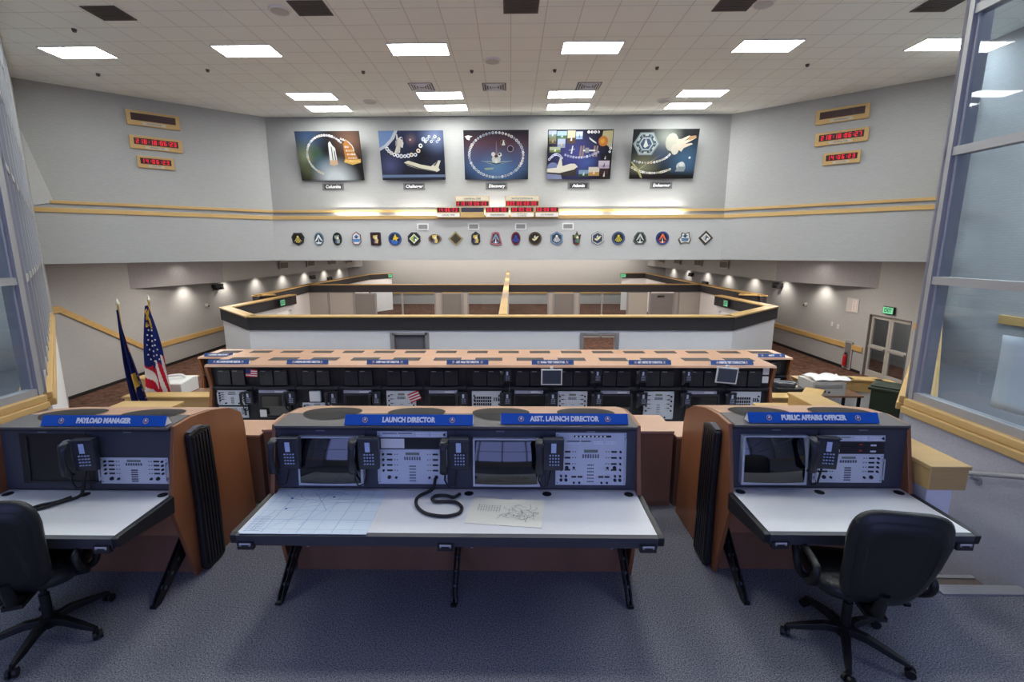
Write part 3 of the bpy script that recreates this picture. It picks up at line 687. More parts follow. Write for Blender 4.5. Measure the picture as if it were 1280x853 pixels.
a5.chain(ring(.25, .58, .36, .25, 200, 340, 20), .017); a5.chain(ring(.35, .45, .42, .33, 205, 310, 22), .019, ((215, 210, 190), (190, 185, 150), (220, 220, 215)))
a5.pl([(.12, .18), (.1, .17), (.48, .52), (.49, .53)], C(235, 225, 190)); a5.pl([(.0, .35), (.02, .36), (.14, .19), (.2, .02), (.17, .03), (.11, .16)], C(190, 185, 130)); a5.el(.9, .43, .018, C(235, 248, 255))
a5.el(.78, .26, .07, C(190, 205, 210), .06); a5.el(.79, .3, .04, W_, .035); a5.pl([(.7, .15), (.74, .25), (.86, .24), (.84, .15)], C(150, 160, 165))
names = ['Columbia', 'Challenger', 'Discovery', 'Atlantis', 'Endeavour']
labs = ['space art poster with a launching rocket plane and orange figure, leftmost of five', 'space art poster with an astronaut and white orbiter, second from the left', 'space art poster with an oval ring of medallions around an orbiter', 'space art poster collage of small photographs and a station, fourth from the left', 'space art poster with a hexagonal window and flying orbiter, rightmost of five']
for k, (x, art) in enumerate(zip((-5.58, -3.03, -.45, 2.1, 4.66), (a1, a2, a3, a4, a5))):
    t = thing('poster', labs[k], 'poster', (x, 15.70, 5.30), 0, 'space posters on the far wall')
    t.rotation_euler.x = R(13)
    MB().box(-PW/2, PW/2, .002, .03, -PH/2, PH/2).build('backing_board', M_DARK, t)
    MB().prism([(.03, .55), (.03, .5), (.32, .42), (.40, .45)], -.5, -.46, 'x').prism([(.03, .55), (.03, .5), (.32, .42), (.40, .45)], .46, .5, 'x').prism([(.03, -.55), (.03, -.6), (.12, -.6), (.12, -.55)], -.5, .5, 'x').build('wall_bracket', M_DARK, t)
    art.mb.build('printed_art', M_ART, t)
    b = thing('name_plate', 'small dark name plate reading %s under its poster' % names[k], 'sign', (x+.02*(k-2), 15.945, 4.42), 0, 'name plates under the posters')
    MB().box(-.34, .34, -.02, 0, -.10, .10, C(104, 104, 106)).box(-.28, .28, -.024, -.02, -.068, .068, C(50, 48, 48)).build('plate', M_P, b)
    text(names[k], .13, M_TEXT, b, (0, -.026, .0), xs=.95, bold=.004, ital=.2)
# ================================================================== CLOCKS AND SIGNS ON THE WALLS
RED = C(230, 16, 44); DRED = C(70, 6, 16)
def clock(name, label, loc, rz, w_, h, disp, caption, group, lit=True, dh=.55, tilt=8):
    t = thing(name, label, 'clock', loc, rz, group); t.rotation_euler.x = R(tilt)
    MB().box(-w_/2, w_/2, -.05, 0, -h/2, h/2).build('oak_frame', M_OAK, t, bevel=.006)
    MB().box(-w_*.42, w_*.42, -.056, -.05, -h*.16, h*.33).build('display_window', mat('led_window', C(46, 18, 24), .3), t)
    dm = MB(); n = len(disp.replace(':', ''))
    hh = h*.34; pitch = w_*.78/(n+.6*disp.count(':'))
    digits(dm, disp, -w_*.38, -.062, -h*.08, hh, RED if lit else DRED, pitch)
    dm.build('digits', M_LED if lit else M_P, t)
    MB().box(-w_*.22, w_*.22, -.054, -.05, -h*.42, -h*.24, C(196, 190, 176)).build('caption_plate', M_P, t)
    text(caption, h*.13, M_INK, t, (0, -.056, -h*.33))
    return t
rl = math.atan2(3.97, 4.58); rr = -math.atan2(3.83, 4.37)
def onwall(a, b, s, off):   # point at distance s from a along a->b, off towards the room
    L = math.hypot(b[0]-a[0], b[1]-a[1]); dx, dy = (b[0]-a[0])/L, (b[1]-a[1])/L
    return (a[0]+dx*s+dy*off, a[1]+dy*s-dx*off)
for side, a, b, base, rz, xs in (('left', (-12.2, 11.98), (-7.62, 15.95), [(-9.80, 5.96), (-9.80, 5.34), (-9.85, 4.84)], math.atan2(3.97, 4.58), -1), ('right', (6.73, 15.95), (11.1, 12.12), [(8.87, 5.99), (8.90, 5.41), (8.95, 4.87)], math.atan2(-3.83, 4.37), 1)):
    for k, (X, z) in enumerate(base):
        s = (X-a[0])/math.cos(rz); p = onwall(a, b, s, .02)
        clock('wall_clock', ['unlit oak-framed countdown clock, topmost on the %s slanting wall', 'red digit clock in an oak frame, middle of three on the %s slanting wall', 'small red digit clock in an oak frame, lowest on the %s slanting wall'][k] % side, (p[0], p[1], z), rz,
              [1.2, 1.2, .84][k], [.37, .34, .31][k], ['000:00:00:00', '218:18:06:23' if side == 'left' else '218:18:06:27', '14:06:23'][k], ['COUNTDOWN', 'UNIVERSAL TIME', 'LOCAL TIME'][k], 'clocks on the slanting walls', k > 0, tilt=4)
def bank(x, z, w_, disp, cap, label, lit=True, top=False):
    t = thing('led_clock', label, 'clock', (x, 15.64, z), 0, 'red digit clocks below the posters')
    h = .30
    MB().box(-w_/2, w_/2, -.10, 0, -h/2, h/2).build('oak_frame', M_OAK, t, bevel=.004)
    z0 = -.15 if top else .0
    MB().box(-w_/2+.025, w_/2-.025, -.106, -.10, z0+.015, z0+.145).build('display_window', mat('led_window', C(46, 18, 24), .3) if lit else mat('blank_window', C(50, 50, 66), .4), t)
    if lit:
        dm = MB(); n = len(disp.replace(':', '')); pitch = (w_-.12)/(n+.6*disp.count(':')); digits(dm, disp, -w_/2+.06, -.112, z0+.03, .10, RED, pitch); dm.build('digits', M_LED, t)
    if cap:
        zc = .075 if top else -.075
        MB().box(-w_/2+.02, w_/2-.02, -.106, -.10, zc-.06, zc+.06, C(214, 204, 184) if top else C(236, 232, 224)).build('caption_plate', M_P, t)
        for i, ln in enumerate(cap.split('|')):
            n = cap.count('|'); text(ln, .07 if not n else .052, M_INK, t, (0, -.108, zc+(.026*n)-.052*i), xs=min(1, 9.5*w_/.71/len(ln)) if len(ln) > 10 else 1)
bank(-1.19, 3.925, 1.05, '218:18:06:23', 'UNIVERSAL TIME', 'upper left red clock captioned UNIVERSAL TIME', top=True)
bank(.35, 3.925, 1.05, '000:00:00:00', 'SHUTTLE COUNTDOWN', 'upper right red clock captioned SHUTTLE COUNTDOWN', top=True)
bank(-1.94, 3.59, .74, '14:06:23', 'LOCAL TIME', 'lower red clock captioned LOCAL TIME, leftmost of its row')
bank(-1.19, 3.59, .74, '', '', 'blank dark display in the lower clock row, second from the left', lit=False)
bank(-.42, 3.59, .74, '00:00:00', 'WINDOW REMAINING', 'third lower red clock captioned WINDOW REMAINING')
bank(.35, 3.59, .74, '00:00:00', 'LAUNCH WINDOW REMAINING|AT LIFTOFF TIME', 'lower red clock with a two-line caption, fourth of its row')
bank(1.12, 3.59, .74, '00:00:00', 'HOLD TIME REMAINING', 'lower red clock, rightmost of its row')
# white framed slots below the trim
g = MB().box(-.18, .18, -.02, 0, -.1, .1, C(232, 232, 232)).box(-.14, .14, -.024, -.02, -.065, .065, C(140, 140, 142))
for i, x in enumerate((-2.77, -1.17, .31, 1.79)):
    if i == 0: o = v4 = g.build('wall_vent', M_P)
    else: o = v4.copy(); COL.objects.link(o)
    o.location = (x, 15.70, 3.17); tag(o, 'small white framed wall vent above the emblems, %s of four from the left' % ORD[i], 'vent', 'small vents above the emblems')

# ================================================================== PATCH EMBLEMS
def ngon(n, r, a=0, sx=1, sz=1): return [(r*sx*math.cos(R(a)+2*math.pi*i/n), r*sz*math.sin(R(a)+2*math.pi*i/n)) for i in range(n)]
SH = {
 'circle': ngon(20, .2), 'tall': ngon(20, .2, 0, .72, 1.0), 'wide': ngon(20, .2, 0, 1, .68), 'diamond': ngon(4, .22, 0), 'hex': ngon(6, .21, 30), 'penta': [(-.2, .06), (-.12, .19), (.12, .19), (.2, .06), (.16, -.12), (0, -.2), (-.16, -.12)],
 'shield': [(-.13, .12), (-.07, .17), (0, .22), (.07, .17), (.13, .12), (.14, -.1), (.08, -.18), (-.08, -.18), (-.14, -.1)], 'rect': [(-.14, .2), (.13, .2), (.16, .17), (.165, -.17), (.14, -.2), (-.12, -.2), (-.15, -.17), (-.165, .17)],
 'trap': [(-.11, .17), (0, .21), (.1, .18), (.19, -.15), (.18, -.19), (0, -.21), (-.17, -.17), (-.18, -.13)], 'bell': [(-.2, -.1), (-.17, .06), (-.08, .18), (.08, .18), (.17, .06), (.2, -.1), (.12, -.18), (-.12, -.18)],
 'sq8': ngon(8, .21, 22.5), 'star': [(-.05, .1), (0, .22), (.05, .1), (.13, .12), (.1, -.08), (.08, -.18), (0, -.21), (-.1, -.17), (-.12, -.05), (-.13, .11)], 'cloud': [(-.2, -.05), (-.12, .04), (-.1, .17), (0, .14), (.12, .18), (.14, .04), (.19, -.06), (.14, -.17), (0, -.13), (-.12, -.19)]}
P_ = [('penta', (60, 60, 64), (230, 210, 110), 'rays'), ('tall', (110, 140, 160), (225, 232, 240), 'peak'), ('tall', (40, 44, 44), (150, 165, 155), 'figure'), ('shield', (170, 130, 130), (90, 140, 200), 'band'), ('rect', (70, 40, 50), (220, 190, 120), 'figure'),
 ('circle', (60, 90, 160), (225, 190, 60), 'star'), ('sq8', (60, 62, 56), (170, 190, 70), 'diamond'), ('wide', (150, 110, 90), (215, 200, 110), 'figure'), ('diamond', (200, 180, 120), (60, 55, 50), 'rays'), ('shield', (60, 60, 66), (205, 180, 90), 'figure'),
 ('trap', (205, 120, 130), (120, 150, 180), 'peak'), ('tall', (130, 50, 60), (50, 90, 190), 'rays'), ('circle', (90, 76, 50), (40, 38, 36), 'bird'), ('hex', (120, 160, 200), (235, 235, 235), 'rays'), ('star', (120, 70, 50), (90, 130, 90), 'figure'),
 ('hex', (200, 205, 210), (50, 60, 100), 'bird'), ('circle', (80, 100, 140), (220, 205, 60), 'rays'), ('bell', (90, 105, 95), (190, 200, 195), 'peak'), ('circle', (60, 80, 160), (225, 110, 60), 'peak'), ('cloud', (120, 115, 80), (90, 120, 150), 'band'), ('diamond', (90, 76, 66), (200, 195, 190), 'diamond')]
XP = [-6.783, -6.117, -5.528, -4.915, -4.303, -3.691, -3.08, -2.42, -1.76, -1.126, -.494, .138, .744, 1.424, 2.054, 2.707, 3.36, 4.036, 4.737, 5.436, 6.085]
DES = ['dark five-sided emblem with yellow rays', 'pale blue tall oval emblem', 'black and grey tall oval emblem', 'blue shield emblem with reddish rim', 'maroon rounded rectangle emblem with gold figure', 'round blue and black emblem with yellow star', 'black and green square-and-diamond emblem', 'wide oval emblem in gold and brown', 'cream and black diamond emblem', 'black and gold upright shield emblem', 'pink-edged trapezoid emblem', 'blue tall oval emblem with red rim', 'round black and gold emblem', 'pale blue six-sided emblem with rays', 'small brown and green irregular emblem', 'white six-sided emblem with dark centre', 'round emblem with yellow and black rays', 'grey green bell-shaped emblem', 'round blue emblem with orange base', 'olive and blue cloud-shaped emblem', 'brown and grey diamond emblem']
for i, (X, (sh, c1, c2, kind)) in enumerate(zip(XP, P_)):
    t = thing('wall_emblem', DES[i]+', on the far wall', 'emblem', (X+.02, 15.70, 2.80), 0, 'mission emblems in a row on the far wall')
    pts = SH[sh]; mb = MB(); mb.prism([(x*1.03, z*1.03) for x, z in pts], -.03, 0, 'y', C(40, 42, 50)); mb.build('plaque', M_P, t)
    e = MB(); e.poly([(x*.97, z*.97) for x, z in pts], -.0315, C(*c1)); e.poly([(x*.82, z*.82) for x, z in pts], -.0325, C(*[int(q*.35+12) for q in c1]) if kind != 'band' else C(225, 225, 228))
    cc = C(*c2)
    if kind == 'rays':
        for k in range(5): a = R(40+25*k); e.poly([(0, .1), (.13*math.cos(a+math.pi)-.012, .02+.14*math.sin(a+math.pi)), (.13*math.cos(a+math.pi)+.02, .02+.14*math.sin(a+math.pi))], -.0335-.0003*k, cc)
        e.disc((0, -.0355, .07), .035, 10, cc)
    elif kind == 'peak': e.poly([(-.13, -.08), (-.02, .13), (.02, .13), (.13, -.08), (.06, -.04), (0, .06), (-.06, -.04)], -.0335, cc); e.poly([(-.02, -.15), (0, .03), (.02, -.15)], -.0345, C(240, 240, 240)); e.poly([(-.1, -.1), (.1, -.1), (.06, -.15), (-.06, -.15)], -.034, cc)
    elif kind == 'figure': e.poly([(-.08, .1), (.07, .12), (.04, .02), (.09, -.03), (.07, -.14), (-.05, -.13), (-.02, -.03), (-.08, .03)], -.0335, cc); e.disc((.02, -.0345, .03), .04, 8, C(235, 225, 200)); e.poly([(-.07, -.06), (0, -.02), (-.01, -.13), (-.06, -.11)], -.0345, C(90, 90, 150))
    elif kind == 'band': e.poly([(-.12, 0), (.12, .0), (.1, -.1), (-.1, -.1)], -.0335, cc); e.disc((0, -.0345, .06), .05, 10, C(60, 70, 90)); e.poly([(-.1, .04), (0, .14), (.1, .05), (.04, .06), (0, .1), (-.04, .05)], -.035, cc)
    elif kind == 'star': e.poly([(-.03, .06), (.02, .15), (.05, .06), (.13, .03), (.06, -.02), (.07, -.09), (0, -.03), (-.08, -.05)], -.0335, cc); e.poly([(-.15, -.03), (.12, -.08), (.05, -.16), (-.08, -.15)], -.033, C(60, 110, 200))
    elif kind == 'diamond': e.poly(ngon(4, .15), -.0335, C(235, 235, 235)); e.poly(ngon(4, .125), -.034, cc); e.poly([(-.03, -.08), (.09, 0), (.0, .09)], -.0345, C(50, 90, 110)); e.disc((.05, -.035, -.03), .03, 8, C(240, 240, 240))
    elif kind == 'bird': e.disc((0, -.0335, 0), .12, 16, cc); e.poly([(-.1, .0), (-.02, -.01), (.05, .06), (.12, .08), (.06, -.02), (-.02, -.08), (-.08, -.05)], -.0345, C(225, 215, 160)); e.poly([(-.05, .02), (0, .1), (.03, .02)], -.035, C(225, 225, 220))
    e.build('emblem_art', M_ART, t)

# ================================================================== SMALL FITTINGS IN THE LOWER HALL
def exit_sign(loc, rz, label, w_=.34, h=.22):
    t = thing('exit_sign', label, 'sign', loc, rz, 'green exit signs')
    MB().box(-w_/2, w_/2, -.06, 0, -h/2, h/2).build('sign_case', M_DARK, t, bevel=.005)
    MB().box(-w_/2+.02, w_/2-.02, -.064, -.06, -h/2+.02, h/2-.02).build('lit_panel', M_EXIT, t)
    text('EXIT', h*.75, mat('exit_letters', C(30, 110, 70), .5), t, (0, -.067, 0), xs=.8, bold=.003)
exit_sign((-7.97, 16.7, .66), math.atan2(4.15, .15)*1.0, 'green exit sign on the black band of the left inner wall')
exit_sign((7.31, 16.5, .65), -math.pi/2, 'green exit sign on the black band of the right inner wall')
exit_sign((11.88, 15.36, .55), -math.pi/2, 'green exit sign above the glazed double door', .45, .24)
exit_sign((-8.48, 34.15, .66), 0, 'small exit sign at the far left end of the black band', .4, .26)
exit_sign((7.75, 34.0, .66), 0, 'small exit sign at the far right end of the black band', .4, .26)
def vent_side(X, y0, y1, label, face):
    mb = MB().box(0, .02, 0, y1-y0, 0, .36, C(190, 184, 178)).box(.02*face if face > 0 else -.015, (.035 if face > 0 else 0), .05, y1-y0-.05, .04, .32, C(96, 88, 84))
    o = mb.build('wall_vent', M_P, None, (X, y0, 1.52)); tag(o, label, 'vent', 'dark vents in the dropped ceiling strips')
for i, (a, b) in enumerate(((24.1, 25.0), (27.4, 28.4), (30.8, 31.9), (34.1, 35.2))):
    vent_side(-11.41, a, b, 'dark rectangular vent high on the left ceiling strip, %s from the camera' % ORD[i], 1)
    vent_side(10.40, a-.3, b-.3, 'dark rectangular vent high on the right ceiling strip, %s from the camera' % ORD[i], -1)
for i, (x, y, z, s) in enumerate([(-12.63, 20.7, .95, 1), (-12.63, 30.8, .8, 1), (-12.63, 33.7, .55, 1), (11.88, 21.8, .9, -1), (11.88, 32.3, .85, -1), (11.88, 29.9, .45, -1)]):
    mb = MB().box(0, .16*s, -.3, .3, -.07, .07).box(.02*s, .2*s, -.25, -.12, -.16, -.06).box(.02*s, .2*s, .12, .25, -.16, -.06)
    o = mb.build('emergency_light', M_DARK, None, (x, y, z), bevel=.01)
    tag(o, 'dark twin-head emergency light on the %s wall, %s from the camera' % ('left' if s > 0 else 'right', ORD[i % 3]), 'lamp', 'emergency lights')
# fire extinguisher in its holder, wall plates, warning sign
t = thing('fire_extinguisher', 'red fire extinguisher hanging on the right wall beside the doors', 'extinguisher', (11.775, 16.95, -1.60)); t.scale = (.78, .78, .78)
MB().cyl((0, 0, 0), (0, 0, .42), .075, .075, 16).cyl((0, 0, .42), (0, 0, .5), .075, .03, 16).build('cylinder', mat('extinguisher_red', C(190, 30, 36), .3), t)
MB().cyl((0, 0, .5), (0, 0, .58), .03, .03, 10).box(-.02, .02, -.1, .05, .56, .6).tube([(0, .03, .55), (0, .1, .5), (0, .11, .3), (0, .1, .15)], .012, 6).build('valve_and_hose', M_DARK, t)
o = MB().box(-.03, 0, -.2, .2, 0, .98, C(170, 168, 168)).box(-.034, -.03, -.15, .15, .04, .94, C(120, 118, 122)).box(-.05, 0, -.2, .2, .94, .98, C(180, 178, 178)).build('extinguisher_bracket', M_P, None, (11.88, 16.95, -1.72)); tag(o, 'grey wall panel holding the fire extinguisher', 'bracket')
t = thing('wall_notice', 'pale notice with red lettering on the right wall', 'sign', (11.89, 17.05, .52), -math.pi/2)
MB().box(-.3, .3, -.015, 0, -.24, .24, C(206, 202, 200)).box(-.0, .2, -.02, -.015, -.19, .19, C(232, 222, 220)).build('board', M_P, t)
for k, ch in enumerate('FIRE'): text(ch, .09, mat('red_letters', C(190, 50, 60), .5), t, (.1, -.022, .13-.088*k))
for i, (y, z) in enumerate(((18.0, -.28), (17.65, -.32))):
    o = MB().box(-.012, 0, -.05, .05, -.07, .07, C(236, 232, 226)).box(-.018, -.012, -.012, .012, -.03, .03, C(190, 188, 186)).build('light_switch', M_P, None, (11.89, y, z), bevel=.003); tag(o, 'white light switch plate on the right wall, %s of the pair' % ('farther' if i == 0 else 'nearer'), 'switch', 'switch plates on the right wall')
for i, (x, y, z, s) in enumerate([(11.89, 19.7, .25, -1), (-12.64, 19.9, .2, 1)]):
    o = MB().cyl((0, 0, 0), (.1*s, 0, 0), .09, .06, 14, C(190, 186, 180)).cyl((.1*s, 0, -.02), (.12*s, 0, -.02), .04, .04, 10, C(50, 46, 44)).build('alarm_bell', M_P, None, (x, y, z)); tag(o, 'small round alarm device on the %s wall' % ('right', 'left')[i], 'alarm')
o = MB().box(-.01, 0, -.22, .22, -.2, .2, C(188, 186, 184)).box(-.014, -.01, .02, .1, -.08, .08, C(150, 235, 60)).build('wall_panel', M_P, None, (11.89, 13.85, -.7)); tag(o, 'grey square wall panel with a bright green tag right of the doors', 'panel')
# ================================================================== CONSOLE PIECES
PAN = C(206, 213, 224); PAN2 = C(205, 212, 226); KN = C(26, 28, 34); BT = C(78, 84, 100)
KNOB = None
def knob(parent, x, z, r=.009):
    global KNOB
    if KNOB is None:
        mb = MB(); mb.cyl((0, 0, 0), (0, -.012, 0), 1, .85, 10); mb.v = [(a*1, b, c) for a, b, c in mb.v]
        KNOB = mb.build('knob', M_RUBBER, parent)
        o = KNOB
    else: o = KNOB.copy(); COL.objects.link(o); o.parent = parent
    o.location = (x, -.004, z); o.scale = (r, 1, r); return o
def panel(parent, x0, x1, z0, z1, kind='full', detail=True):
    """rack panel; faces -y, front at y=-.004 (parent local)"""
    W = x1-x0; H_ = z1-z0
    p = MB().box(x0, x1, -.004, .004, z0, z1, PAN)
    for sx in (x0+.012, x1-.012):
        for sz in (z0+.015, z1-.015): p.cyl((sx, -.008, sz), (sx, -.004, sz), .004, n=6, col=C(90, 95, 110))
    if kind in ('full', 'grid'):
        for sx in (x0+.004, x1-.010): p.box(sx, sx+.006, -.03, -.004, z0+.03, z0+.05, C(200, 205, 215)).box(sx, sx+.006, -.03, -.022, z0+.05, z1-.05, C(200, 205, 215)).box(sx, sx+.006, -.03, -.004, z1-.05, z1-.03, C(200, 205, 215))
    o = p.build('control_panel', M_PG, parent)
    f = MB(); cx = (x0+x1)/2
    if kind == 'strip':
        f.box(x0+.04, x0+W*.28, -.007, -.004, z0+H_*.62, z0+H_*.72, KN).box(x0+W*.3, x0+W*.5, -.007, -.004, z0+H_*.62, z0+H_*.72, KN)
        for k in range(7): f.box(x0+.04+k*.018, x0+.052+k*.018, -.007, -.004, z0+H_*.2, z0+H_*.42, C(235, 240, 250))
        for a in (.56, .78):
            for i in range(6):
                for j in range(2): f.box(x0+W*a+i*.0155, x0+W*a+i*.0155+.011, -.008, -.004, z0+H_*(.2+.34*j), z0+H_*(.46+.34*j), C(238, 242, 250))
        f.build('button_bank', M_PG, o)
        if detail: knob(o, x1-.02, z0+H_/2, .008)
        return o
    if kind == 'keys':      # panel with a block of dark square keys
        for i in range(8):
            for j in range(4): f.box(x0+W*.08+i*W*.075, x0+W*.08+i*W*.075+W*.055, -.008, -.004, z0+H_*(.3+.13*j), z0+H_*(.39+.13*j), KN)
        for i in range(3): f.box(x0+W*(.74+.07*i), x0+W*(.78+.07*i), -.008, -.004, z0+H_*.6, z0+H_*.75, BT)
        f.build('button_bank', M_PG, o)
        return o
    top = z1
    if kind == 'full':
        f.box(x0+.13, x1-.11, -.007, -.004, z1-.034, z1-.02, KN)
        for k in range(8): f.box(x0+.14+k*.029, x0+.156+k*.029, -.009, -.004, z1-.033, z1-.021, C(240, 244, 250))
        f.box(x0+.08, x0+.17, -.007, -.004, z1-.066, z1-.06, KN).box(x0+.18, x0+.25, -.007, -.004, z1-.066, z1-.06, KN)
        for k in range(9): f.box(x0+.05+k*.014, x0+.06+k*.014, -.008, -.004, z1-.085, z1-.075, C(225, 230, 240))
        for a in (.27, .36):
            for i in range(5):
                for j in range(2): f.box(x0+a+i*.0145, x0+a+i*.0145+.011, -.008, -.004, z1-.085+.014*j, z1-.075+.014*j, C(240, 244, 250))
        top = z1-.10
    h2 = top-z0
    f.box(cx-.05, cx+.05, -.007, -.004, top-h2*.16, top-h2*.09, C(120, 130, 120))
    for i in range(7):
        f.box(cx-.06+i*.018, cx-.05+i*.018, -.007, -.004, top-h2*.30, top-h2*.25, BT); f.box(cx-.06+i*.018, cx-.05+i*.018, -.007, -.004, top-h2*.24, top-h2*.21, BT)
    kz = z0+h2*.08
    for i in range(4):
        for j in range(6): f.box(cx-.024+i*.0125, cx-.015+i*.0125, -.008, -.004, kz+j*h2*.085, kz+j*h2*.085+.007, BT)
    for s in (-1, 1):
        for j in range(4):
            z = top-h2*(.14+.155*j)
            f.box(cx+s*W*.33-.02, cx+s*W*.33+.02, -.007, -.004, z-.006, z+.006, KN)
            for k in range(2): f.box(cx+s*(W*.22+k*.018)-.004, cx+s*(W*.22+k*.018)+.004, -.006, -.004, z-.003, z+.003, BT)
    if kind == 'full':
        for s in (-1, 1):
            for k in range(2): f.box(cx+s*(.075+.045*k)-.018, cx+s*(.075+.045*k)+.018, -.007, -.004, z0+.055, z0+.068, KN)
    f.build('button_bank', M_PG, o)
    if detail:
        for s in (-1, 1):
            for j in range(4): knob(o, cx+s*W*.42, top-h2*(.14+.155*j), .0085)
            knob(o, cx+s*W*.34, z0+h2*.2 if kind != 'full' else z0+.13, .014); knob(o, cx+s*W*.24, z0+h2*.19 if kind != 'full' else z0+.13, .009)
            if kind == 'full':
                for k in range(2): knob(o, cx+s*(W*.35+.036*k), z0+.038, .012); knob(o, cx+s*(W*.35+.036*k), z0+.068, .009); knob(o, cx+s*(.08+.04*k), z0+.018, .008)
    return o
def crt(parent, x0, x1, z0, z1, frame=M_SILVER, fw=.014, curve=.034, name='monitor'):
    W = x1-x0; H_ = z1-z0
    b = MB().box(x0, x0+fw, -.055, .01, z0, z1).box(x1-fw*1.3, x1, -.055, .01, z0, z1).box(x0+fw, x1-fw*1.3, -.055, .01, z0, z0+fw*1.3).box(x0+fw, x1-fw*1.3, -.045, .01, z1-fw*.8, z1)
    b.box(x0+W*.5, x0+W*.53, -.057, -.055, z0+.004, z0+.009, C(90, 95, 100))
    o = b.build(name, frame, parent, bevel=.003)
    nx, nz = 20, 16; vs = []; a0, a1, b0, b1 = x0+fw, x1-fw*1.3, z0+fw*1.3, z1-fw*.8
    for j in range(nz+1):
        for i in range(nx+1):
            u = i/nx*2-1; v = j/nz*2-1
            vs.append((a0+(a1-a0)*(u+1)/2, -.030+.022*v-curve*(1-.4*u*u-.6*v*v), b0+(b1-b0)*(v+1)/2))
    fs = [(j*(nx+1)+i, j*(nx+1)+i+1, (j+1)*(nx+1)+i+1, (j+1)*(nx+1)+i) for j in range(nz) for i in range(nx)]
    MB().add(vs, fs, WHITE, 0, True).build('screen', M_SCREEN, o)
    return o
PHONE = None
def phone(loc, rz, label, tilt=6, sc=1.16, group='handset phones on the front consoles'):
    """wall phone: handset at the left on a hook, base with display and keypad; local -y faces the user"""
    global PHONE
    if PHONE is None:
        t = thing('telephone', label, 'telephone', loc, rz, group); PHONE = t
        MB().prism([(-.0, -.10), (-.035, -.095), (-.06, .085), (-.055, .10), (.0, .10)], -.05, .075, 'x').build('phone_base', M_DARK if False else mat('phone_charcoal', C(44, 46, 56), .4), t, bevel=.006)
        path = [(-.072, -.035, -.115), (-.075, -.065, -.10), (-.076, -.082, -.05), (-.076, -.088, 0), (-.076, -.086, .05), (-.074, -.078, .085), (-.072, -.05, .098)]
        rings = []
        for i, (x, y, z) in enumerate(path):
            wx = [.022, .027, .021, .019, .021, .027, .024][i]; wy = [.018, .022, .014, .012, .014, .022, .02][i]
            rings.append([(x+wx*math.cos(2*math.pi*k/10), y+wy*math.sin(2*math.pi*k/10)*.9, z+wy*.4*math.sin(2*math.pi*k/10)) for k in range(10)])
        MB().loft(rings[::-1]).build('handset', mat('phone_handset', C(34, 36, 44), .38), t)
        MB().add([(-.002, -.0555, .02), (.028, -.0555, .02), (.028, -.0645, .082), (-.002, -.0645, .082)], [(0, 1, 2, 3)]).build('display', mat('phone_display', C(190, 205, 235), .4), t)
        k_ = MB()
        for i in range(4):
            for j in range(4):
                z = .0-.02*j; y = -.0545-(z)*.12
                k_.box(-.012+i*.017, -.003+i*.017, y-.002, y+.006, z, z+.008, C(175, 188, 220))
        k_.build('keypad', M_PG, t)
        MB().tube([(-.072, -.035, -.12), (-.075, -.03, -.16), (-.055, -.03, -.2), (-.02, -.02, -.19), (0, -.015, -.10)], .006, 8).build('cord', M_RUBBER, t)
        MB().box(-.05, .075, -.075, -.01, .10, .108).build('hood', mat('phone_charcoal', C(44, 46, 56), .4), t, bevel=.003)
    else:
        t = copy_tree(PHONE); tag(t, label, 'telephone', group); t.location = loc; t.rotation_euler = (0, 0, rz)
    t.rotation_euler.x = R(-tilt); t.scale = (sc, sc, sc)
    return t
def emblem_dots(t, x, y, z, r, M_=None):
    e = MB().disc((x, y, z), r, 14, C(220, 170, 120)).disc((x, y-.0006, z), r*.86, 14, C(40, 60, 140)).poly([(x-r*.5, z-r*.3), (x, z+r*.8), (x+r*.5, z-r*.3), (x, z-.0*r)], y-.0012, C(235, 235, 240))
    e.poly([(x-r*.25, z-r*.8), (x, z-r*.2), (x+r*.25, z-r*.8)], y-.0012, C(230, 120, 60))
    e.build('crest', M_P, t)
def tent_sign(txt, x, y, z, w_, h, label, size, group, rz=0, xs=.82, detail=True):
    t = thing('desk_sign', label, 'sign', (x, y, z), rz, group)
    d = h*.55
    s = MB().prism([(0, 0), (d*2, 0), (d, h)], -w_/2, w_/2, 'x'); b = s.build('sign_body', [M_BLUE if w_ > .7 else mat('sign_blue_dull', C(38, 76, 140), .45)], t)
    MB().prism([(.004, .003), (d*2-.004, .003), (d, h-.006)], w_/2-.001, w_/2+.0015, 'x').build('end_cap', M_WHITE, t)
    MB().prism([(.004, .003), (d*2-.004, .003), (d, h-.006)], -w_/2-.0015, -w_/2+.001, 'x').build('end_cap', M_WHITE, t)
    a = math.atan2(h, d); mx = d*.5; mz = h*.5
    text(txt, size, M_TEXT, t, (0, mx-.003, mz), rot=(a, 0, 0), xs=xs, bold=size*.055)
    for s_ in (-1, 1):
        e = MB(); r = h*.3
        e.disc((0, 0, 0), r, 14, C(215, 190, 170)).disc((0, -.0006, 0), r*.8, 14, C(60, 80, 150)).poly([(-r*.5, -r*.3), (0, r*.8), (r*.5, -r*.3), (0, 0)], -.0012, C(240, 240, 240)).poly([(-r*.25, -r*.8), (0, -r*.2), (r*.25, -r*.8)], -.0012, C(230, 120, 60))
        o = e.build('crest', M_P, t); o.location = (s_*w_*.34, mx-.003, mz); o.rotation_euler = (a-math.pi/2, 0, 0)
    return t

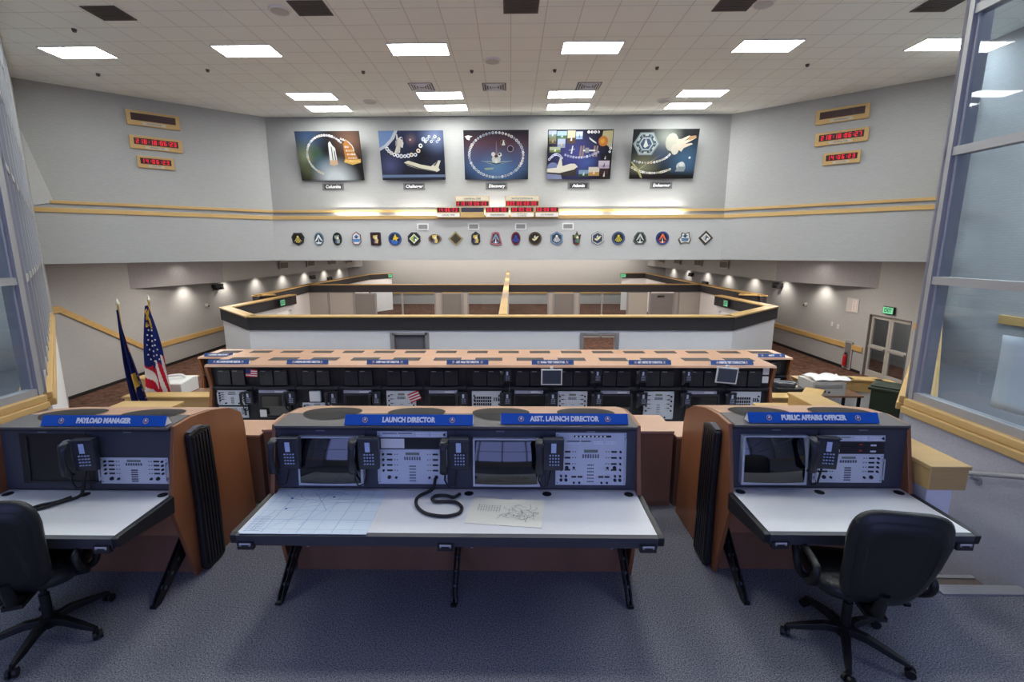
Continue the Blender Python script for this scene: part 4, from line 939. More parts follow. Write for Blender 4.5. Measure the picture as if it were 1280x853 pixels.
# ================================================================== THE THREE FRONT CONSOLES
Y0 = 3.30
PROF = [(.02, 1.225), (.22, 1.232), (.45, 1.205), (.70, 1.14), (.86, 1.05), (.90, .93), (.95, .0), (.06, .0), (-.10, .60), (-.09, .74)]
def front_console(name, label, X0, W, bays, fluted, yoff=0.0):
    t = thing(name, label, 'console', (X0, Y0+yoff, 0))
    # shell
    MB().prism([(.10, 0.0), (.92, .0), (.87, .92), (.83, 1.04), (.68, 1.12), (.44, 1.19), (.22, 1.215), (.2, 1.215), (.2, .3), (.12, .3)], .03, W-.03, 'x').build('cabinet', M_BROWN, t)
    top = MB(); pts = [(.24, 1.236), (.45, 1.208), (.70, 1.143), (.85, 1.06)]
    for (ya, za), (yb, zb) in zip(pts[:-1], pts[1:]):
        top.prism([(ya, za), (yb, zb), (yb-.01, zb-.03), (ya, za-.03)], .0, W, 'x')
    top.build('top_panel', M_CHERRYTOP, t)
    MB().prism([(-.02, 1.214), (.24, 1.222), (.24, 1.238), (-.02, 1.230)], .0, W, 'x').build('top_front_panel', M_GREYTOP, t, bevel=.003)
    n = len(bays)
    for k in range(n):
        cx = W*(k+.5)/n; e = MB()
        def zt(y):
            P_s = [(-.03, 1.230), (.24, 1.238), (.45, 1.208), (.70, 1.143), (.9, 1.05)]
            for (a_, b_), (c_, d_) in zip(P_s[:-1], P_s[1:]):
                if y <= c_: return b_+(d_-b_)*(y-a_)/(c_-a_)
        for i in range(20):
            ya, yb = .28-.19+.38*i/20, .28-.19+.38*(i+1)/20
            wa, wb = [.22*math.sqrt(max(0, 1-((q-.28)/.19)**2)) for q in (ya, yb)]
            e.add([(cx-wa, ya, zt(ya)+.0025), (cx+wa, ya, zt(ya)+.0025), (cx+wb, yb, zt(yb)+.0025), (cx-wb, yb, zt(yb)+.0025)], [(0, 1, 2, 3)]); e.build('top_grille', mat('grille_charcoal', C(72, 68, 68), .7, noise=(200, .2)), t)
    for x0, x1 in ((-.03, .0), (W, W+.03)):
        MB().prism(PROF, x0, x1, 'x').build('side_panel', M_CHERRY, t, bevel=.004)
    # recessed face
    tl = 4.0; s4 = math.sin(R(tl))
    f = MB().prism([(-.015, .755), (.045, .755), (.085, 1.215), (.02, 1.215)], .0, W, 'x').build('front_face', M_FACE, t)
    MB().box(.0, W, .0, .02, 1.192, 1.215).build('top_rail', M_FACE2, t)
    bw = W/n
    seams = MB()
    for k in range(1, n): seams.prism([(-.018, .76), (-.0155, .76), (.0185, 1.20), (.016, 1.20)], k*bw-.002, k*bw+.002, 'x')
    if n > 1: seams.build('face_seam', M_RUBBER, f)
    for k in range(n):
        # small bright maker plates
        x = k*bw+bw*.5
        MB().box(x-.03, x+.03, .008, .014, 1.180, 1.190, C(120, 126, 140)).build('label_plate', M_P, f)
    # everything on the face is parented to a tilted holder mesh (the rack frame)
    rk = MB().box(.0, W, .0, .012, .0, .44).build('rack_frame', M_FACE, t); rk.location = (0, -.012, .765); rk.rotation_euler.x = -R(4.3)
    ctrl = []
    for k, spec in enumerate(bays):
        for it in spec:
            if it[0] == 'crt': crt(rk, it[1]-X0, it[2]-X0, it[3]-.765, it[4]-.765)
            elif it[0] == 'void':
                v = MB().box(it[1]-X0, it[2]-X0, -.004, .002, it[3]-.765, it[4]-.765).build('blank_monitor', mat('blank_black', C(22, 22, 26), .4), rk)
                MB().box(it[1]-X0+.05, it[2]-X0+.02, -.012, -.004, it[3]-.765+.01, it[3]-.765+.02).box(it[1]-X0+.05, it[1]-X0+.06, -.012, -.004, it[3]-.765+.02, it[4]-.765-.02).build('inner_frame', M_FACE2, v)
            elif it[0] == 'paper': MB().box(it[1]-X0, it[2]-X0, -.006, -.004, it[3]-.765, it[4]-.765).build('paper_insert', M_PAPER, rk)
            elif it[0] == 'dark':
                d = MB().box(it[1]-X0, it[2]-X0, -.004, .004, it[3]-.765, it[4]-.765, C(30, 30, 38))
                if len(it) > 5:
                    for i in range(5): d.box(it[1]-X0+.01+.02*i, it[1]-X0+.024+.02*i, -.006, -.004, it[3]-.765+.012, it[3]-.765+.02, C(210, 215, 230))
                    d.box(it[1]-X0+.16, it[1]-X0+.18, -.006, -.004, it[3]-.765+.01, it[3]-.765+.03, C(240, 240, 245)).box(it[2]-X0-.1, it[2]-X0-.06, -.006, -.004, it[3]-.765+.01, it[3]-.765+.022, C(220, 225, 240))
                    d.box(it[1]-X0+.32, it[1]-X0+.34, -.006, -.004, it[3]-.765+.016, it[3]-.765+.026, C(180, 40, 50))
                d.build('dark_unit', M_PG, rk)
            else: panel(rk, it[1]-X0, it[2]-X0, it[3]-.765, it[4]-.765, it[0])
    # desk top with thick soft bumper
    dy0, dy1 = -.57, .0
    d = MB().box(.0, W, dy0, dy1, .728, .742).build('desk_top', M_LAM, t)
    MB().prism([(dy0-.03, .735), (dy0, .742), (dy0, .70), (dy0+.04, .66), (dy0-.02, .662)], -.0, W, 'x').build('front_bumper', mat('bumper_grey', C(66, 66, 72), .5), t)
    for sx in (-1, 1):
        x0 = -.03 if sx < 0 else W; x1 = x0+.03
        MB().prism([(dy0-.03, .735), (dy0, .744), (-.085, .744), (-.095, .62), (-.2, .63), (-.45, .66), (dy0-.02, .675)], x0-(.01 if sx < 0 else 0), x1+(.01 if sx > 0 else 0), 'x').build('side_bumper', M_DARK, t, bevel=.006)
    MB().box(.02, W-.02, dy0+.02, dy1, .69, .728).build('desk_underside', M_DARK, t)
    gs = [.055, W-.055]+([W/2] if n == 2 else [W/4, W/2-.02, W*.75]) 
    if n == 4: gs = [.03, 1.40, 1.96, W-.055]
    for x in gs: MB().cyl((x, -.07, .742), (x, -.07, .7445), .033, n=18).build('cable_grommet', M_RUBBER, t)
    # kick panel and legs
    MB().box(.03, W-.03, .12, .14, .03, .64).build('kick_panel', mat('kick_laminate', C(168, 118, 88), .4, noise=(3.0, .12, (1, 1, .12))), t)
    MB().box(.03, W-.03, .125, .15, .0, .03).build('base_strip', M_RUBBER, t)
    kk = MB()
    for q in range(1, 2*max(1, n//2)): kk.box(W*q/(2*max(1, n//2))-.002, W*q/(2*max(1, n//2))+.002, .117, .12, .06, .64, C(40, 26, 20))
    for q in ([.12, W/2-.1, W/2+.1, W-.12] if n == 4 else [.12, W-.12]): kk.cyl((q, .105, .2), (q, .12, .2), .012, n=10, col=C(170, 170, 175))
    kk.build('lock_and_seam', M_PG, t)
    lx = [.06, W-.06]+([W/2] if n == 4 else [])
    for x in lx:
        l = MB().prism([(.13, .36), (.10, .36), (-.26, .05), (-.29, .0), (-.24, .0), (.13, .22)], x-.018, x-.010, 'x', C(20, 20, 22)).prism([(.13, .36), (.10, .36), (-.26, .05), (-.29, .0), (-.24, .0), (.13, .22)], x+.010, x+.018, 'x', C(20, 20, 22))
        for (ya, za) in ((-.18, .08), (-.10, .14), (-.02, .2), (.06, .26)): l.cyl((x-.02, ya, za), (x+.02, ya, za), .014, n=8, col=C(90, 92, 100))
        l.box(x-.02, x+.02, -.30, -.25, .0, .02, C(20, 20, 22))
        l.build('leg', M_LEG, t)
        b = MB().prism([(dy0+.02, .69), (.12, .69), (.12, .5), (-.1, .62)], x-.012, x+.012, 'x').build('desk_bracket', M_RUBBER, t)
        MB().box(x-.05, x+.05, dy0-.04, dy0-.01, .645, .69, C(40, 40, 44)).box(x-.035, x+.035, dy0-.045, dy0-.04, .68, .69, C(200, 200, 205)).cyl((x-.03, dy0-.045, .675), (x-.03, dy0-.035, .675), .006, n=8, col=C(150, 150, 155)).cyl((x+.03, dy0-.045, .675), (x+.03, dy0-.035, .675), .006, n=8, col=C(150, 150, 155)).build('edge_catch', M_PG, t)
    for sx in fluted:
        x0 = W+.03 if sx > 0 else -.03
        fl = MB(); P0 = [(.10, 1.13), (.20, 1.155), (.35, 1.12), (.37, .6), (.36, .02), (.30, .0), (.13, .0), (.10, .04), (.115, .62)]
        fl.prism(P0, x0, x0+sx*.05, 'x')
        fl.build('fluted_strip', mat('fluted_black', C(24, 24, 26), .45), t, bevel=.015)
        fr = MB()
        for k in range(6):
            y_ = .115+k*.036
            fr.prism([(y_+.005, 1.10), (y_+.024, 1.10), (y_+.036, .6), (y_+.036, .05), (y_+.017, .05), (y_+.017, .6)], x0+sx*.05, x0+sx*.058, 'x')
        fr.build('flute', mat('flute_black', C(34, 33, 35), .35), t)
        MB().prism([(.115, 1.142), (.22, 1.162), (.285, 1.142), (.22, 1.150)], x0+sx*.005, x0+sx*.045, 'x', C(110, 112, 120)).build('strip_cap', M_PG, t)
    return t
MX0 = -1.70
mid = front_console('launch_console', 'wide double desk console in the middle with two monitors and two control panels', MX0, 2.60,
  [[('crt', -1.53, -1.06, .79, 1.15)], [('strip', -.965, -.46, 1.135, 1.18), ('paper', -.94, -.77, 1.055, 1.125), ('dark', -.765, -.47, 1.055, 1.13), ('grid', -.965, -.46, .785, 1.045)], [('crt', -.27, .21, .79, 1.14)], [('full', .325, .83, .785, 1.175)]], ())
left = front_console('payload_console', 'single desk console at the left with black monitor recess and fluted side strip', -3.68, 1.24,
  [[('void', -3.55, -3.02, .80, 1.17)], [('grid', -2.975, -2.475, .80, .995)]], (1,), -.05)
right = front_console('affairs_console', 'single desk console at the right with one monitor and one control panel', 1.605, 1.24,
  [[('crt', 1.665, 2.13, .79, 1.15)], [('strip', 2.2, 2.70, 1.10, 1.145), ('dark', 2.2, 2.70, 1.055, 1.095, 1), ('dark', 2.2, 2.70, 1.01, 1.052, 1), ('grid', 2.2, 2.70, .79, 1.005)]], (-1,), .05)
# name signs
g_ = 'blue name signs on the front consoles'
tent_sign('LAUNCH DIRECTOR', -.73, 3.285, 1.236, .92, .068, 'blue tent sign reading LAUNCH DIRECTOR on the middle console', .050, g_)
tent_sign('ASST. LAUNCH DIRECTOR', .385, 3.315, 1.237, .91, .068, 'blue tent sign reading ASST. LAUNCH DIRECTOR on the middle console', .050, g_)
tent_sign('PAYLOAD MANAGER', -2.91, 3.245, 1.236, .90, .068, 'blue tent sign reading PAYLOAD MANAGER on the left console', .050, g_)
tent_sign('PUBLIC AFFAIRS OFFICER', 2.18, 3.36, 1.237, .93, .068, 'blue tent sign reading PUBLIC AFFAIRS OFFICER on the right console', .050, g_)
# telephones
phone((-1.585, 3.255, 1.04), 0, 'dark handset telephone at the left edge of the middle console')
phone((-1.02, 3.255, 1.04), 0, 'dark handset telephone between the first monitor and first panel of the middle console')
phone((-.38, 3.255, 1.04), 0, 'dark handset telephone in the centre of the middle console')
phone((.285, 3.255, 1.04), 0, 'dark handset telephone between the second monitor and last panel of the middle console')
phone((-3.02, 3.205, 1.04), R(8), 'dark handset telephone on the left console beside the black recess')
phone((2.22, 3.305, 1.04), R(-8), 'dark handset telephone between monitor and panel of the right console')
# ================================================================== SECOND AND THIRD CONSOLE ROWS
BW = 8.32/13; RX0 = -4.50; RY = 7.0
def row_unit(kind):
    """one console bay, local origin at its floor corner; face towards -y; 1.59 m tall"""
    u = bpy.data.objects.new('console_unit', None); COL.objects.link(u); w_ = BW
    MB().prism([(-.0, .72), (.06, 1.24), (.02, 1.57), (.62, 1.57), (.62, 0), (.25, 0), (.25, .66), (0, .66)], 0.002, w_-.002, 'x').build('cabinet', M_FACE2, u)
    MB().prism([(-.55, .69), (-.55, .72), (.02, .72), (.02, .69)], 0, w_, 'x', C(214, 212, 212)).prism([(-.57, .68), (-.55, .725), (-.55, .68)], 0, w_, 'x', C(60, 60, 66)).build('desk_top', M_PG, u)
    for k in (0, 1):   # pair of small upper displays
        x = .10+.215*k
        d = MB().box(x, x+.195, -.0, .03, 1.27, 1.50).build('upper_display', mat('display_black', C(26, 27, 33), .35), u)
        MB().box(x+.004, x+.191, -.005, 0, 1.276, 1.282, C(74, 76, 84)).box(x+.004, x+.010, -.005, 0, 1.282, 1.47, C(62, 64, 72)).box(x+.185, x+.191, -.005, 0, 1.282, 1.47, C(62, 64, 72)).box(x+.004, x+.191, -.005, 0, 1.47, 1.476, C(74, 76, 84)).build('display_frame', M_P, d)
        MB().box(x+.012, x+.183, -.006, 0, 1.285, 1.47).build('display_screen', mat('dim_screen', C(40, 43, 50), .3, noise=(60, .25)), d)
        MB().box(x+.02, x+.09, -.006, -.001, 1.482, 1.490, C(170, 175, 190)).build('label_strip', M_P, d)
    MB().box(.01, w_-.01, -.03, .05, 1.215, 1.245, C(44, 46, 54)).build('ledge', M_P, u)
    if kind == 'crt':
        c = MB().box(.07, w_-.09, -.02, .03, .76, 1.15).build('monitor', mat('display_black', C(26, 27, 33), .35), u)
        MB().prism([(-.024, .80), (-.034, .95), (-.024, 1.10)], .11, w_-.13, 'x').build('screen', M_SCREEN, c)
        MB().box(.07, w_-.09, -.026, -.02, .76, .775, C(60, 62, 72)).box(.07, .085, -.026, -.02, .775, 1.13, C(52, 54, 62)).box(w_-.105, w_-.09, -.026, -.02, .775, 1.13, C(52, 54, 62)).box(.07, w_-.09, -.026, -.02, 1.12, 1.135, C(60, 62, 72)).build('bezel', M_P, c)
        MB().box(.08, w_-.14, -.035, .03, 1.155, 1.20, C(150, 152, 176)).box(w_*.5, w_*.72, -.037, -.035, 1.165, 1.19, C(205, 206, 220)).build('label_ledge', M_P, u)
    else:
        z0, z1 = {'low': (.76, 1.0), 'two': (.96, 1.19), 'full': (.76, 1.19), 'keys': (.80, 1.19)}[kind]
        def pp(z0, z1, k_):
            o = panel(u, .08, .52, z0, z1, k_, detail=False); o.location = (0, -.012, 0)
            b = MB()
            for s in (.115, .485):
                for j in range(4): b.cyl((s, -.022, z1-(z1-z0)*(.18+.17*j)), (s, 0, z1-(z1-z0)*(.18+.17*j)), .013, n=8, col=KN)
            for s in (.20, .40): b.cyl((s, -.022, z0+.03), (s, 0, z0+.03), .012, n=8, col=KN)
            b.build('knob_set', M_P, o)
        if kind == 'keys': pp(z0, z1, 'keys')
        elif kind == 'two': pp(.96, 1.19, 'grid'); pp(.76, .93, 'grid')
        else: pp(z0, z1, 'grid')
        if kind == 'low': MB().box(.2, .36, -.03, .02, 1.02, 1.18, C(220, 222, 228)).build('paper_note', M_P, u)
    return u
kinds = ['two', 'crt', 'low', 'crt', 'full', 'crt', 'keys', 'crt', 'full', 'crt', 'full', 'crt', 'keys']
kd = {'two': 'two stacked light control panels', 'crt': 'a dark recessed monitor', 'low': 'a low light panel and a paper note', 'full': 'a light control panel full of buttons', 'keys': 'a light panel of dark keys'}
proto = {}
for i, k in enumerate(kinds):
    if k not in proto: u = proto[k] = row_unit(k)
    else: u = copy_tree(proto[k])
    u.location = (RX0+i*BW, RY, FL2)
    tag(u, '%s second-row console bay from the left, with %s' % (ORD[i], kd[k]), 'console', 'console bays of the second row')
def row_top(name, label, x0, x1, y0, z, depth, npl, gr, gy):
    t = thing(name, label, 'worktop', (x0, y0, z)); W = x1-x0
    MB().prism([(-.06, -.03), (-.04, .0), (depth, .0), (depth, -.03)], -.05, W+.05, 'x').build('top_panel', M_CHERRYTOP, t, bevel=.004)
    for xa, xb in ((-.05, -.005), (W+.005, W+.05)):
        e_ = MB().prism([(-.06, -.035), (depth, -.035), (depth, -1.57), (.2, -1.57), (.2, -.93), (-.1, -.93), (-.1, -.86), (.02, -.35)], xa, xb, 'x').build('end_panel', M_CHERRY, None, (x0, y0, z))
        tag(e_, 'cherry wood end panel closing the %s end of the %s console row' % ('left' if xa < 0 else 'right', 'second' if y0 < 8 else 'third'), 'panel')
    g = None
    for i in range(npl):
        x = W*(i+.5)/npl
        if g is None:
            mb = MB().box(-gr, gr, -.10, .10, 0, .004, C(104, 98, 94))
            for k in range(8): mb.box(-gr, gr, -.095+k*.025, -.084+k*.025, .004, .006, C(80, 76, 74))
            g = mb.build('top_grille', M_P, t); o = g
        else: o = g.copy(); COL.objects.link(o); o.parent = t
        o.location = (x, gy, 0)
    return t
row_top('console_worktop', 'long cherry wood top running over the second console row', RX0, -RX0-.68, RY, .79, .66, 13, .21, .36)
U3 = 18; B3W = (5.22+5.92)/U3
row_top('console_worktop', 'wider cherry wood top of the third console row behind', -5.92, 5.22, 9.0, .46, .70, 18, .2, .45)
for i in range(18):
    u = copy_tree(proto['full' if i % 2 or i == 17 else 'crt'])
    for ch in [q for q in bpy.data.objects if q.parent == u and q.name.startswith('desk_top')]: bpy.data.objects.remove(ch); u.location = (-5.92+i*B3W+.002, 9.02, FL3+.16); u.scale = (B3W/BW*.995, 1, 1)
    tag(u, '%s third-row console bay from the left, mostly hidden' % ORD[i], 'console', 'console bays of the third row')
struct(MB().box(-5.92, 5.22, 8.8, 10.3, FL3, FL3+.16).build('floor_plinth', M_CARPET2))
g_ = 'blue name signs on the second console row'
for nm, x in (('ASST. LANDING RECOVERY DIRECTOR', -4.22), ('LANDING RECOVERY DIRECTOR', -3.03), ('CHIEF NASA TEST DIRECTOR', -1.83), ('ASST. NASA TEST DIRECTOR', -.64), ('NASA TEST DIRECTOR', .62), ('ASST. ORBITER TEST CONDUCTOR', 2.05), ('ORBITER TEST CONDUCTOR', 3.25)):
    tent_sign(nm, x, 7.0, .792, .62, .065, 'small blue tent sign reading %s on the second console row' % nm, .042, g_, xs=min(.85, 15/len(nm)))
tent_sign('LANDING OPERATIONS', -5.60, 9.0, .462, .55, .062, 'small blue tent sign at the left end of the third console row', .04, 'blue name signs on the third console row', xs=.8)
tent_sign('SAFETY', 4.90, 9.0, .462, .5, .062, 'small blue tent sign at the right end of the third console row', .04, 'blue name signs on the third console row', xs=.8)
for i, x in enumerate([-3.952, -3.311, -2.672, -2.023, -.719, -.064, .613, 1.287, 1.947, 2.593, 3.249]):
    phone((x, 6.99, .27), 0, 'dark telephone on the second row\'s lower face, %s from the left' % ORD[i], 3, 1.0, group='telephones on the second console row')
for i, x in enumerate([-.064, 1.264, 1.93, 2.594]):
    phone((x, 7.0, .62), 0, 'dark telephone on the second row\'s upper face, %s of four' % ORD[i], 3, .95, group='upper telephones on the second console row')
# white framed tablets, papers, little flags
for x, z, rz, lab in ((.60, .625, 0, 'white framed tablet screen hung on the second console row near its middle'), (3.145, .655, 5, 'white framed tablet screen hung slightly tilted near the right end of the second row')):
    t = thing('tablet_screen', lab, 'screen', (x, 6.93, z)); t.rotation_euler = (0, R(rz), 0)
    MB().box(-.155, .155, -.02, 0, -.12, .12).build('white_frame', M_WHITE, t, bevel=.004)
    MB().box(-.135, .135, -.023, -.02, -.1, .1).build('screen', mat('tablet_dark', C(66, 74, 92), .25), t)
    MB().box(-.02, .02, -.01, .03, .12, .15).build('hook', M_WHITE, t)
for z, n in ((.70, 'upper'), (.575, 'lower')):
    tag(MB().box(-.045, .045, -.004, 0, -.05, .05).build('paper_note', M_PAPER, None, (3.74, 6.985, z)), 'white paper note at the right end of the second console row, the %s of two' % n, 'paper', 'notes at the right end of the second row')
tag(MB().box(-.05, .05, -.004, 0, -.055, .055).build('paper_note', M_PAPER, None, (-3.72, 6.93, .05)), 'small white paper taped beside a telephone near the left end of the second row', 'paper')
def stripes_flag(name, label, loc, w_, h, canton, rot, stick=False):
    t = thing(name, label, 'flag', loc); t.rotation_euler = rot; mb = MB()
    for k in range(7): mb.box(0, w_, -.004, 0, h*k/7, h*(k+1)/7, C(190, 50, 60) if k % 2 == 0 else C(228, 222, 226))
    mb.build('flag_cloth', M_CLOTH, t)
    if canton: MB().box(0, w_*.45, -.006, -.001, h*.45, h*1.0, C(50, 60, 110)).build('canton', M_CLOTH, t)
    if stick: MB().cyl((-.006, 0, -.16), (-.006, 0, h+.02), .005, n=6).build('stick', M_WHITE, t)
stripes_flag('small_flag', 'small starred and striped flag stuck on the second console row near its left end', (-3.93, 6.93, .62), .17, .115, True, (0, R(4), 0))
stripes_flag('small_flag', 'small red and white striped flag on a stick between two bays of the second row', (-1.47, 6.86, .24), .17, .14, False, (0, R(-22), 0), True)

# low wood cabinets linking the front consoles
for i, (x0, x1, lab) in enumerate([(-2.38, -1.76, 'low wood cabinet filling the gap left of the middle console'), (1.02, 1.545, 'low wood cabinet filling the gap right of the middle console')]):
    t = thing('link_cabinet', lab, 'cabinet', (x0, 4.38, 0)); w_ = x1-x0
    MB().box(0, w_, .02, .42, 0, .755).build('body', M_BROWN, t)
    MB().box(.01, w_*.985, .0, .02, .06, .75).build('front_panel', M_BROWN, t, bevel=.003)
    MB().box(-.0, w_, -.01, .45, .755, .78).build('top_panel', M_CHERRYTOP, t, bevel=.003)
for x0, x1, lab in ((-1.74, .93, 'long low wood cabinet behind the middle console'), (-3.7, -2.41, 'low wood cabinet behind the left console'), (1.57, 2.88, 'low wood cabinet behind the right console')):
    t = thing('back_cabinet', lab, 'cabinet', (x0, 4.38, 0)); w_ = x1-x0
    MB().box(.01, w_-.01, .02, .40, 0, .7).build('body', M_BROWN, t); MB().box(0, w_, .0, .42, .7, .72).build('top_panel', M_CHERRYTOP, t)

# ================================================================== PAPERS AND CORDS ON THE DESKS
t = thing('map_sheet', 'large pale blue line map spread over the left part of the middle desk', 'map', (-1.30, 3.0, .7425))
mp_ = [(-.40, .265), (.40, .255), (.405, -.30), (-.26, -.305), (-.385, -.03)]
MB().prism([(-.39, .275), (.40, .262), (.41, -.292), (-.385, -.292)], 0, .0025, 'z', C(214, 226, 238)).build('sheet', M_P, t)
ln = MB(); lc = C(150, 175, 212)
def seg(mb, p, q, w_, z, c):
    d = Vector((q[0]-p[0], q[1]-p[1], 0)); n = Vector((-d.y, d.x, 0)).normalized()*w_/2
    mb.add([(p[0]-n.x, p[1]-n.y, z), (q[0]-n.x, q[1]-n.y, z), (q[0]+n.x, q[1]+n.y, z), (p[0]+n.x, p[1]+n.y, z)], [(0, 1, 2, 3)], c)
for k in range(7): seg(ln, (-.34+.11*k, .26), (-.36+.11*k, -.28), .0035 if k % 2 else .0022, .0028, lc)
for k in range(5): seg(ln, (-.38, .2-.11*k), (.4, .195-.11*k), .003 if k % 2 else .002, .0029, lc)
random.seed(5)
def wig(x, y, n, st, a0, mb, c, w_=.003, z=.003, turn=.5, lim=None):
    a = a0
    for _ in range(n):
        a += random.uniform(-turn, turn); x2, y2 = x+st*math.cos(a), y+st*math.sin(a)
        if lim and not (lim[0] < x2 < lim[1] and lim[2] < y2 < lim[3]): a += 2; continue
        seg(mb, (x, y), (x2, y2), w_, z, c); x, y = x2, y2
LM = (-.37, .39, -.27, .24)
for x, y, n, a in ((-.2, .24, 16, -1.7), (-.28, -.02, 14, -1.2), (-.3, .2, 18, -1.4), (-.1, .22, 10, -.5)): wig(x, y, n, .03, a, ln, C(120, 150, 200), lim=LM)
for a in ((-.22, .0, .1, .18), (-.22, .0, -.02, .24), (-.22, 0, .3, .12), (-.1, .12, .05, .2), (-.05, -.2, .12, .1), (-.26, -.25, .0, .0)): seg(ln, a[:2], a[2:], .0022, .0031, C(130, 160, 205))
for k in range(9): seg(ln, (-.37, -.1-.02*k), (-.27, -.1-.02*k), .006, .0032, C(165, 180, 205))
for x, y in ((-.22, 0), (.05, .16), (-.24, .14)): ln.disc((x, y, .0034), .010, 10, C(60, 90, 170), 'z')
ln.build('printed_lines', M_P, t)
t = thing('sketch_sheet', 'cream sheet with a line sketch lying on the right part of the middle desk', 'paper', (-.03, 2.985, .743), R(-6))
MB().prism([(-.25, .16), (.25, .16), (.245, -.17), (-.25, -.17)], 0, .004, 'z', C(232, 228, 214)).build('sheet', M_P, t)
ln = MB(); LM = (-.22, .22, -.12, .12); ik = C(110, 108, 104)
for k in range(26): wig(random.uniform(.0, .2), random.uniform(-.09, .06), 6, .02, random.uniform(-3, 3), ln, ik, .0022, .0045, 1.2, LM)
for k in range(9): x = -.19+.018*k; seg(ln, (x, -.02), (x, .06+random.uniform(-.02, .03)), .002, .0045, ik)
for k in range(4): seg(ln, (-.2, .0+.02*k), (-.04, .0+.02*k), .002, .0046, ik)
for k in range(10): x = -.05+.025*k; seg(ln, (x, -.06+.004*k), (x+.03, -.05+.02*math.sin(k)), .0022, .0046, ik)
ln.build('sketch_lines', M_P, t)
def smooth(pts, n=6):
    P = [Vector(p) for p in pts]; P = [P[0]]+P+[P[-1]]; out = []
    for i in range(1, len(P)-2):
        for k in range(n):
            s = k/n; a, b, c, d = P[i-1:i+3]
            out.append(.5*((2*b)+(c-a)*s+(2*a-5*b+4*c-d)*s*s+(3*b-a-3*c+d)*s**3))
    return out+[P[-2]]
c1 = [(-.545, 3.265, .84), (-.55, 3.22, .80), (-.577, 3.22, .766), (-.638, 3.18, .755), (-.657, 3.12, .755), (-.639, 3.035, .755), (-.58, 2.954, .755), (-.5, 2.915, .755), (-.409, 2.907, .755), (-.34, 2.947, .755), (-.331, 3.018, .755), (-.376, 3.081, .755), (-.455, 3.091, .757), (-.521, 3.09, .757), (-.549, 3.123, .757), (-.529, 3.165, .758), (-.46, 3.17, .758), (-.40, 3.15, .757), (-.36, 3.19, .76)]
o = MB().tube(smooth(c1), .0115, 8).build('headset_cord', M_RUBBER); tag(o, 'thick black headset cord looped on the middle desk', 'cord')
c2 = [(-3.075, 3.20, .86), (-3.10, 3.17, .79), (-3.14, 3.13, .757), (-3.101, 3.08, .756), (-3.09, 3.0, .756), (-3.126, 2.975, .756), (-3.172, 3.0, .756), (-3.17, 3.07, .757), (-3.14, 3.12, .768)]
c2 = [(-3.06, 3.19, .86), (-3.05, 3.165, .80), (-3.055, 3.13, .757), (-3.11, 3.05, .756), (-3.165, 2.97, .756), (-3.215, 2.945, .756), (-3.235, 2.97, .756), (-3.21, 3.01, .756), (-3.14, 3.05, .757), (-3.08, 3.10, .768)]
o = MB().tube(smooth(c2), .0105, 8).build('telephone_cord', M_RUBBER); bpy.context.view_layer.update(); ph = [q for q in bpy.data.objects if 'recess' in q.get('label', '') and q.get('category') == 'telephone'][0]; o.parent = ph; o.matrix_parent_inverse = ph.matrix_world.inverted()

